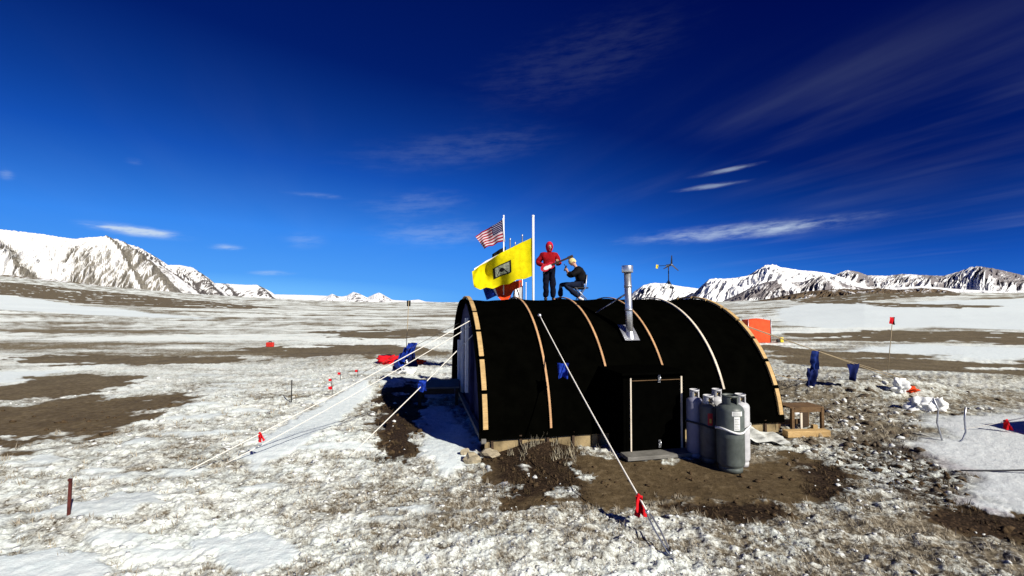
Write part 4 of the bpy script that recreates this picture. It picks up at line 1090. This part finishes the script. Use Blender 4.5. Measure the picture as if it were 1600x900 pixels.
# hood: open shell round the head
fwd_h = Vector((.25, -1, -.15)).normalized()
g = G()
bm = bmesh.new(); bmesh.ops.create_icosphere(bm, subdivisions=4, radius=1)
kill = [v for v in bm.verts if v.co.normalized().dot(Vector((fwd_h.x, fwd_h.y, -.22)).normalized()) > .885]
bmesh.ops.delete(bm, geom=kill, context='VERTS')
for v in bm.verts:
    q = v.co.copy(); v.co = Vector((q.x*.115, q.y*.135, q.z*(.155 if q.z > 0 else .19)))+hd+Vector((0, .015, .0))
bm.verts.index_update(); g.add([v.co[:] for v in bm.verts], [[v.index for v in f.verts] for f in bm.faces], 0, True); bm.free()
g.build('hood', 'hood_red', st)
# guitar, held: a thing of its own
gc = P+S(855, 417.5, -.25); ghd = P+S(889.5, 403, -.30); dvec = (ghd-gc)
gt = thing('guitar', 'red guitar with a dark neck held by the person in red', 'guitar', gc, 0)
dx_ = dvec.normalized(); nx_ = Vector((0, -1, 0)); nx_ = (nx_-dx_*nx_.dot(dx_)).normalized(); px_ = nx_.cross(dx_)
out = []
for k in range(48):
    a = 2*math.pi*k/48; rr_ = .165+.03*math.cos(2*a)-.035*math.exp(-((abs(math.pi-abs(a-math.pi))-1.35)/.35)**2)
    if abs(a) < .35 or abs(a-2*math.pi) < .35: rr_ -= .02
    out.append((rr_*math.cos(a)*1.15, rr_*math.sin(a)*.85))
V = []; 
for (dz) in (-.025, .025):
    for (a, b_) in out: V.append(dx_*a+px_*b_+nx_*dz)
n = 48; Fc = [tuple(range(n))[::-1], tuple(range(n, 2*n))]+[(k, (k+1) % n, n+(k+1) % n, n+k) for k in range(n)]
G().add(V, Fc).build('guitar_body', 'guitar', gt)
pg = [(dx_*a*.62+px_*(b_*.5-.02)+nx_*.028) for a, b_ in out]
G().add(pg, [tuple(range(n))]).build('pick_guard', 'label_white', gt)
G().beam(dx_*.14+nx_*.03, dx_*(dvec.length-.12)+nx_*.03, .055, .03, 0, nx_).build('neck', 'fret', gt)
G().beam(dx_*(dvec.length-.12)+nx_*.028, dx_*(dvec.length+.05)+nx_*.02, .085, .022, 0, nx_, .006).build('headstock', 'fret', gt)
G().tube([dx_*-.18+px_*-.06+nx_*.02, P+S(852, 424, -.14)-gc, P+S(850, 427, -.1)-gc], .02, 8).build('lead', 'rope_tan', gt)
# seated person in profile facing left
Q = ridge_point(896, .35); QX = Q.y/F*1.06
def T_(u, v, y=0): return Vector(((u-896)*QX, y, (467.5-v)*QX))
ch_ = thing('folding_chair', 'dark folding chair on the tent roof under the seated person', 'chair', Q+Vector((0, 0, -.03)), 0)
G().box(T_(906.5, 449.5)+Vector((0, 0, 0)), (.42, .40, .035), bev=.01).build('seat', 'iron', ch_)
for y in (-.19, .19):
    G().tube([T_(898, 449, y), T_(914, 466.5, y)], .016, 8).build('leg', 'steel_dull', ch_)
    G().tube([T_(914.5, 431, y), T_(912.5, 449, y), T_(901, 466.5, y)], .016, 8).build('leg', 'steel_dull', ch_)
G().box(T_(914.5, 434), (.03, .40, .16), (0, .08, 0), bev=.008).build('backrest', 'iron', ch_)
se = person(Q+Vector((0, 0, -.03)), 0, 'seated person in a black jacket and jeans with a pale hat on the tent roof')
pel = T_(907, 444.5); ab = T_(909, 434.5); ch2 = T_(905.5, 424.5); nk = T_(899.5, 417.5); hd = T_(895, 411.5)
shN = ch2+Vector((.0, -.17, .03)); elN = T_(893.5, 431, -.22); wrN = T_(887, 425.5, -.10)
shF = ch2+Vector((.0, .17, .03)); elF = T_(892, 431, .20); wrF = T_(887.5, 427, .06)
hpN = T_(905, 445, -.10); knN = T_(882, 445.5, -.14); anN = T_(903.5, 464.5, -.22); toN = T_(909, 467.5, -.30)
hpF = T_(905, 445, .10); knF = T_(878, 444, .14); anF = T_(877.5, 464, .12); toF = T_(873.5, 466.5, .12)
V = [pel, ab, ch2, nk, hd, shN, elN, wrN, shF, elF, wrF, hpN, knN, anN, toN, hpF, knF, anF, toF]
E = [(0, 1), (1, 2), (2, 3), (3, 4), (2, 5), (5, 6), (6, 7), (2, 8), (8, 9), (9, 10), (0, 11), (11, 12), (12, 13), (13, 14), (0, 15), (15, 16), (16, 17), (17, 18)]
g = G(); g.raw(*skin(V, E, [(.09, .09), (.08, .08), (.09, .09), .05, .075, .06, .045, .032, .06, .045, .032, .085, .058, .042, .035, .085, .058, .042, .035]))
hf = Vector((-1, -.15, -.75)).normalized(); head(g, hd, hf, (-.6, 0, 1))
hand(g, wrN, (-.45, .1, .85), (-.5, .8, 0), .9, True); hand(g, wrF, (-.4, -.2, .85), (-.4, -.8, 0), .7, False)
g.build('body', ['skin', 'eye', 'lip'], se)
V = [pel+Vector((.01, 0, .0)), ab, ch2, nk, shN, elN, wrN+Vector((.03, 0, -.03)), shF, elF, wrF+Vector((.03, 0, -.03))]
g = G(); g.raw(*skin(V, [(0, 1), (1, 2), (2, 3), (2, 4), (4, 5), (5, 6), (2, 7), (7, 8), (8, 9)], [(.18, .18), (.20, .20), (.20, .20), .095, .11, .09, .06, .11, .09, .06])); g.rumple(.030, 8); g.build('jacket', 'jacket_black', se)
V = [pel, hpN, knN, anN+Vector((0, 0, .02)), hpF, knF, anF+Vector((0, 0, .03))]
g = G(); g.raw(*skin(V, [(0, 1), (1, 2), (2, 3), (0, 4), (4, 5), (5, 6)], [(.14, .14), .115, .085, .07, .115, .085, .075])); g.rumple(.030, 8); g.build('trousers', 'jeans', se)
for a_, t_, m_ in ((anN, toN, 'shoe'), (anF, toF, 'boot')):
    Vb, Eb = chain(a_+(a_-t_)*.2, a_+Vector((0, 0, -.01)), t_); g = G(); g.raw(*skin(Vb, Eb, [.05, .055, .045])); g.build('shoe', m_, se)
g = G(); uph = Vector((-.6, 0, 1)); uph = (uph-hf*uph.dot(hf)).normalized()
bm = bmesh.new(); bmesh.ops.create_icosphere(bm, subdivisions=4, radius=1)
rt = hf.cross(uph)
bmesh.ops.delete(bm, geom=[v for v in bm.verts if v.co.z < -.12-.0 and v.co.y > -.2 or v.co.z < -.45], context='VERTS')
for v in bm.verts:
    q = v.co.copy(); v.co = hd+rt*q.x*.098+hf*(q.y*.118)+uph*(q.z*.14+.01)
bm.verts.index_update(); g.add([v.co[:] for v in bm.verts], [[v.index for v in f.verts] for f in bm.faces], 0, True); bm.free()
g.build('hat', 'hat', se)
mc = Q+Vector((0, 0, -.03))+T_(884, 420.5, -.06)
g = G().box((0, 0, 0), (.05, .08, .17), (0, .35, 0), bev=.012).tube([(-.02, 0, .08), (-.035, 0, .13)], .012, 6)
solo('radio', g, 'iron', 'small black hand-held device raised by the seated person', 'device', mc)

# ------------------------------------------------------------------ scattered ground cover (nobody could count it)
def scatter(n, rmin, rmax, test, seed):
    rg = np.random.default_rng(seed)
    k = rg.uniform(1/rmax, 1/rmin, n*3); r = 1/k; a = np.radians(rg.uniform(-56, 56, n*3))
    x = r*np.sin(a); y = r*np.cos(a)
    mud, sm, snow, dark, rel = fields(x, y)
    q = np.stack([x, y], 1)-np.array([A.x, A.y]); lx = q@np.array([AX.x, AX.y]); ly = q@np.array([DY.x, DY.y])
    free = ~((lx > -.02) & (lx < L+.02) & (ly > -.08) & (ly < W)) & ~((lx > vx0-.1) & (lx < vx1+.1) & (ly > vy0-.4) & (ly < .1))
    rub = pmask(x, y, W_RUB, .25, .25, 95)
    keep = (test(mud, sm, snow, dark, rg.uniform(0, 1, n*3)) if test else ((rg.uniform(0, 1, n*3) < rub*.8) & (sm < .4))) & free
    x, y = x[keep][:n], y[keep][:n]; z = macro(x, y)+rel[keep][:n]
    return x, y, z, rg, dark[keep][:n]
def lumps(name, n, smin, smax, rmin, rmax, test, m, seed, squash=.6, px=.012):
    x, y, z, rg, _ = scatter(n, rmin, rmax, test, seed); n = len(x)
    bm = bmesh.new(); bmesh.ops.create_icosphere(bm, subdivisions=1, radius=1)
    bv = np.array([v.co[:] for v in bm.verts]); bf = np.array([[v.index for v in f.verts] for f in bm.faces]); bm.free()
    nv = len(bv)
    s = (smin+(smax-smin)*rg.uniform(0, 1, n)**2.5)*np.clip(np.hypot(x, y)/7, .8, 2.2)
    jit = 1+rg.uniform(-.6, .6, (n, nv))
    V = bv[None]*jit[:, :, None]*s[:, None, None]*np.stack([rg.uniform(.7, 1.5, n), rg.uniform(.7, 1.4, n), np.full(n, squash)*rg.uniform(.6, 1.3, n)], 1)[:, None, :]
    V = V+np.stack([x, y, z+s*.15], 1)[:, None, :]
    Fc = bf[None]+(np.arange(n)*nv)[:, None, None]
    me = mesh_np(name, V.reshape(-1, 3), Fc.reshape(-1, 3), m, True)
    o = link(name, me); o['kind'] = 'stuff'; return o
snow_m = mat('snow_lump', (.66, .67, .65), .9, 0, .30, 30, .6, 60, .1)
clod_m = mat('soil_clod', (.075, .05, .028), .95, 0, .5, 30, .6, 60, .05)
lumps('snow_clumps', 8000, .006, .034, 3.6, 24, lambda mu, s, sn, d, u: (mu < .3) & (s < .4) & (sn+.30*u > .50), snow_m, 101, .45)
lumps('soil_clods', 2600, .010, .040, 4.5, 20, lambda mu, s, sn, d, u: ((mu > .5) & (u < .35)) | ((d > .4) & (u < .8) & (s < .4)), clod_m, 102, .8)
lumps('snow_crumbs', 500, .008, .035, 4.5, 16, lambda mu, s, sn, d, u: (mu > .45) & (d > .4) & (u < .5), snow_m, 103)
lumps('rubble', 2600, .008, .045, 8.0, 22, None, mat('rubble_stone', (.10, .078, .055), .95, 0, .6, 18, .6, 50, .05), 104, .8)
lumps('broken_snow', 1500, .007, .042, 8.0, 22, None, snow_m, 105, .7)
def grass(name, n, bl, m, test, seed, rmin=3.6, rmax=20):
    x, y, z, rg, dk = scatter(n, rmin, rmax, test, seed); n = len(x)
    N_ = n*bl
    bx = np.repeat(x, bl)+rg.normal(0, .035, N_); by = np.repeat(y, bl)+rg.normal(0, .035, N_); bz_ = np.repeat(z, bl)-.01
    sc2 = np.clip(np.hypot(bx, by)/7, .8, 2.2)
    a = rg.uniform(0, 2*np.pi, N_); lean = rg.uniform(.2, 1.1, N_); h = rg.uniform(.03, .095, N_)*sc2**.6
    w = rg.uniform(.003, .006, N_)*sc2
    dx = np.cos(a); dy = np.sin(a)
    b0 = np.stack([bx-dy*w, by+dx*w, bz_], 1); b1 = np.stack([bx+dy*w, by-dx*w, bz_], 1)
    tp_ = np.stack([bx+dx*h*lean, by+dy*h*lean, bz_+h], 1)
    V = np.stack([b0, b1, tp_], 1).reshape(-1, 3); Fc = np.arange(N_*3).reshape(-1, 3)
    me = mesh_np(name, V, Fc, m, False); o = link(name, me); o['kind'] = 'stuff'
grass('dry_grass', 4600, 9, mat('dry_grass_blade', (.32, .28, .215), .9, 0, .5, 4, 0, 1, .05), lambda mu, s, sn, d, u: (mu < .5) & (s < .35) & (sn-.3*u < .42) & (d < .5), 111)
grass('dark_grass', 2600, 11, mat('dark_grass_blade', (.075, .052, .028), .9, 0, .5, 4, 0, 1, .05), lambda mu, s, sn, d, u: (d > .3) & (u < .8) & (s < .4), 112)

rt_ = np.random.default_rng(5); tv = []
for k in range(60):
    p_ = gnd(765+140*rt_.uniform(0, 1)**.7, 684+42*rt_.uniform(0, 1)**2.2)
    for b_ in range(9):
        a_ = rt_.uniform(0, 6.28); h_ = rt_.uniform(.06, .22); l_ = rt_.uniform(.1, .7); w_ = .007
        q_ = np.array([p_.x+rt_.normal(0, .03), p_.y+rt_.normal(0, .03), p_.z-.01]); d_ = np.array([math.cos(a_), math.sin(a_), 0]); e_ = np.array([-d_[1], d_[0], 0])*w_
        tv += [q_-e_, q_+e_, q_+d_*h_*l_+np.array([0, 0, h_])]
tv = np.array(tv); o = link('tall_grass', mesh_np('tall_grass', tv, np.arange(len(tv)).reshape(-1, 3), mat('pale_grass_blade', (.30, .265, .19), .9, 0, .5, 4, 0, 1, .05), False)); o['kind'] = 'stuff'
# ------------------------------------------------------------------ light
EL = R(33); sh = Vector((-.67, .74, 0)).normalized()
sun_v = Vector((-sh.x*math.cos(EL), -sh.y*math.cos(EL), math.sin(EL)))
ld = bpy.data.lights.new('sun', 'SUN'); ld.energy = 5.0; ld.angle = R(.5); ld.color = (1, .95, .85)
lo_ = bpy.data.objects.new('sun', ld); COL.objects.link(lo_); lo_.rotation_euler = (-sun_v).to_track_quat('-Z', 'Y').to_euler()
w = bpy.data.worlds.new('World'); sc.world = w; w.use_nodes = True; t = w.node_tree; t.nodes.clear()
sky = t.nodes.new('ShaderNodeTexSky'); sky.sky_type = 'NISHITA'; sky.sun_disc = False; sky.sun_elevation = EL
sky.sun_rotation = math.atan2(sun_v.x, sun_v.y); sky.altitude = 3000; sky.air_density = .6; sky.dust_density = 0; sky.ozone_density = 8
tc = t.nodes.new('ShaderNodeTexCoord').outputs['Generated']; sx = t.nodes.new('ShaderNodeSeparateXYZ'); t.links.new(tc, sx.inputs[0])
X_, Y_, Z_ = sx.outputs
def m_(op, a, b=None, c=False): return nmath(t, op, a, b, c)
azn = m_('ARCTAN2', X_, Y_); eln = m_('ARCSINE', Z_)
zz = m_('MAXIMUM', m_('ADD', Z_, .06), .03); pxn = m_('DIVIDE', X_, zz); pyn = m_('DIVIDE', Y_, zz)
def comb(a, b, c=0):
    o = t.nodes.new('ShaderNodeCombineXYZ')
    for i, v in enumerate((a, b, c)):
        if isinstance(v, bpy.types.NodeSocket): t.links.new(v, o.inputs[i])
        else: o.inputs[i].default_value = v
    return o.outputs[0]
def wn(vec, scale, det=5, rough=.6):
    o = t.nodes.new('ShaderNodeTexNoise'); o.inputs['Scale'].default_value = scale; o.inputs['Detail'].default_value = det; o.inputs['Roughness'].default_value = rough
    t.links.new(vec, o.inputs['Vector']); return o.outputs['Fac']
def mr(v, a, b, lo=0, hi=1):
    o = t.nodes.new('ShaderNodeMapRange'); o.interpolation_type = 'SMOOTHSTEP'
    t.links.new(v, o.inputs[0]); o.inputs[1].default_value = a; o.inputs[2].default_value = b; o.inputs[3].default_value = lo; o.inputs[4].default_value = hi
    return o.outputs[0]
d0, d1 = -.39, .92
al = m_('ADD', m_('MULTIPLY', pxn, d0), m_('MULTIPLY', pyn, d1)); ac = m_('ADD', m_('MULTIPLY', pxn, d1), m_('MULTIPLY', pyn, -d0))
stn = wn(comb(m_('MULTIPLY', al, .30), m_('MULTIPLY', ac, 1.3)), 1.2, 5, .52); pat = wn(comb(m_('MULTIPLY', al, .3), m_('MULTIPLY', ac, .5)), 1.0, 3, .5)
cir = m_('MULTIPLY', mr(stn, .40, .80), mr(pat, .34, .62))
right_m = mr(azn, .0, .75); low = m_('MULTIPLY', mr(eln, .04, .12), mr(eln, .50, .30))
cloud = m_('MULTIPLY', m_('MULTIPLY', cir, low), m_('ADD', m_('MULTIPLY', right_m, .115), .015))
fine = wn(comb(m_('MULTIPLY', azn, 14), m_('SUBTRACT', m_('MULTIPLY', eln, 70), m_('MULTIPLY', azn, 5))), 1.0, 6, .65)
for (u, v, wu, wv, amp, slope) in ((215, 361, 70, 8, 1.0, -.06), (165, 355, 32, 3, .6, -.05), (355, 387, 24, 5, .45, 0), (425, 427, 34, 4, .35, 0), (1150, 362, 165, 12, .50, .03), (1240, 353, 70, 5, .3, .06), (1135, 266, 46, 3.6, .38, .10), (1110, 291, 50, 3.6, .34, .06),
                                  (680, 365, 90, 20, .15, .05), (650, 320, 80, 20, .09, .1), (710, 235, 150, 26, .045, .14), (500, 306, 44, 4, .14, 0), (10, 272, 14, 8, .25, 0), (475, 375, 30, 12, .14, 0), (900, 100, 160, 50, .02, .2), (210, 252, 14, 5, .10, 0)):
    dd_ = ray(u, v).normalized(); a0 = math.atan2(dd_.x, dd_.y); e0 = math.asin(dd_.z); k_ = math.cos(a0)**2/F
    da = m_('DIVIDE', m_('SUBTRACT', azn, a0), wu*k_)
    ee = m_('SUBTRACT', m_('SUBTRACT', eln, e0), m_('MULTIPLY', m_('SUBTRACT', azn, a0), slope))
    de = m_('DIVIDE', ee, wv*math.cos(a0)/F)
    gsn = m_('EXPONENT', m_('MULTIPLY', m_('ADD', m_('MULTIPLY', da, da), m_('MULTIPLY', de, de)), -1.0))
    cloud = m_('ADD', cloud, m_('MULTIPLY', mr(m_('MULTIPLY', gsn, m_('ADD', m_('MULTIPLY', fine, 2.2), -.55)), .04, .80), amp))
# grade the clear sky: deep polar blue overhead, paler towards the horizon and away from the sun
EXPO = .42; BGS = .12; KK = 1/(BGS*2**EXPO)
sp_ = t.nodes.new('ShaderNodeSeparateColor'); t.links.new(sky.outputs[0], sp_.inputs[0])
sval = m_('MULTIPLY', m_('MULTIPLY', sp_.outputs[2], 1/12.), mr(azn, -.15, .85, 1.0, .68))
rp = t.nodes.new('ShaderNodeValToRGB'); el_ = rp.color_ramp.elements
ST = ((1.2, (0, .0040, .078)), (2.1, (.0005, .013, .145)), (3.05, (.004, .048, .31)), (3.8, (.007, .082, .46)), (6.4, (.040, .25, .86)), (10.2, (.085, .36, .95)), (11.6, (.16, .50, 1.0)))
while len(el_) < len(ST): el_.new(.5)
for i, (p_, c_) in enumerate(ST): el_[i].position = p_/12; el_[i].color = (*c_, 1)
t.links.new(sval, rp.inputs[0])
vm = t.nodes.new('ShaderNodeVectorMath'); vm.operation = 'SCALE'; t.links.new(rp.outputs[0], vm.inputs[0]); vm.inputs['Scale'].default_value = KK
mx = t.nodes.new('ShaderNodeMix'); mx.data_type = 'RGBA'; t.links.new(m_('MINIMUM', cloud, .85), mx.inputs[0]); t.links.new(vm.outputs[0], mx.inputs[6])
mx.inputs[7].default_value = (.62*KK, .74*KK, .88*KK, 1)
bg = t.nodes.new('ShaderNodeBackground'); bg.inputs[1].default_value = BGS; t.links.new(mx.outputs[2], bg.inputs[0])
ow = t.nodes.new('ShaderNodeOutputWorld'); t.links.new(bg.outputs[0], ow.inputs[0])
vs = sc.view_settings; vs.view_transform = 'Standard'; vs.look = 'None'; vs.gamma = 1; vs.use_curve_mapping = False; vs.exposure = EXPO
sc.cycles.max_bounces = 6
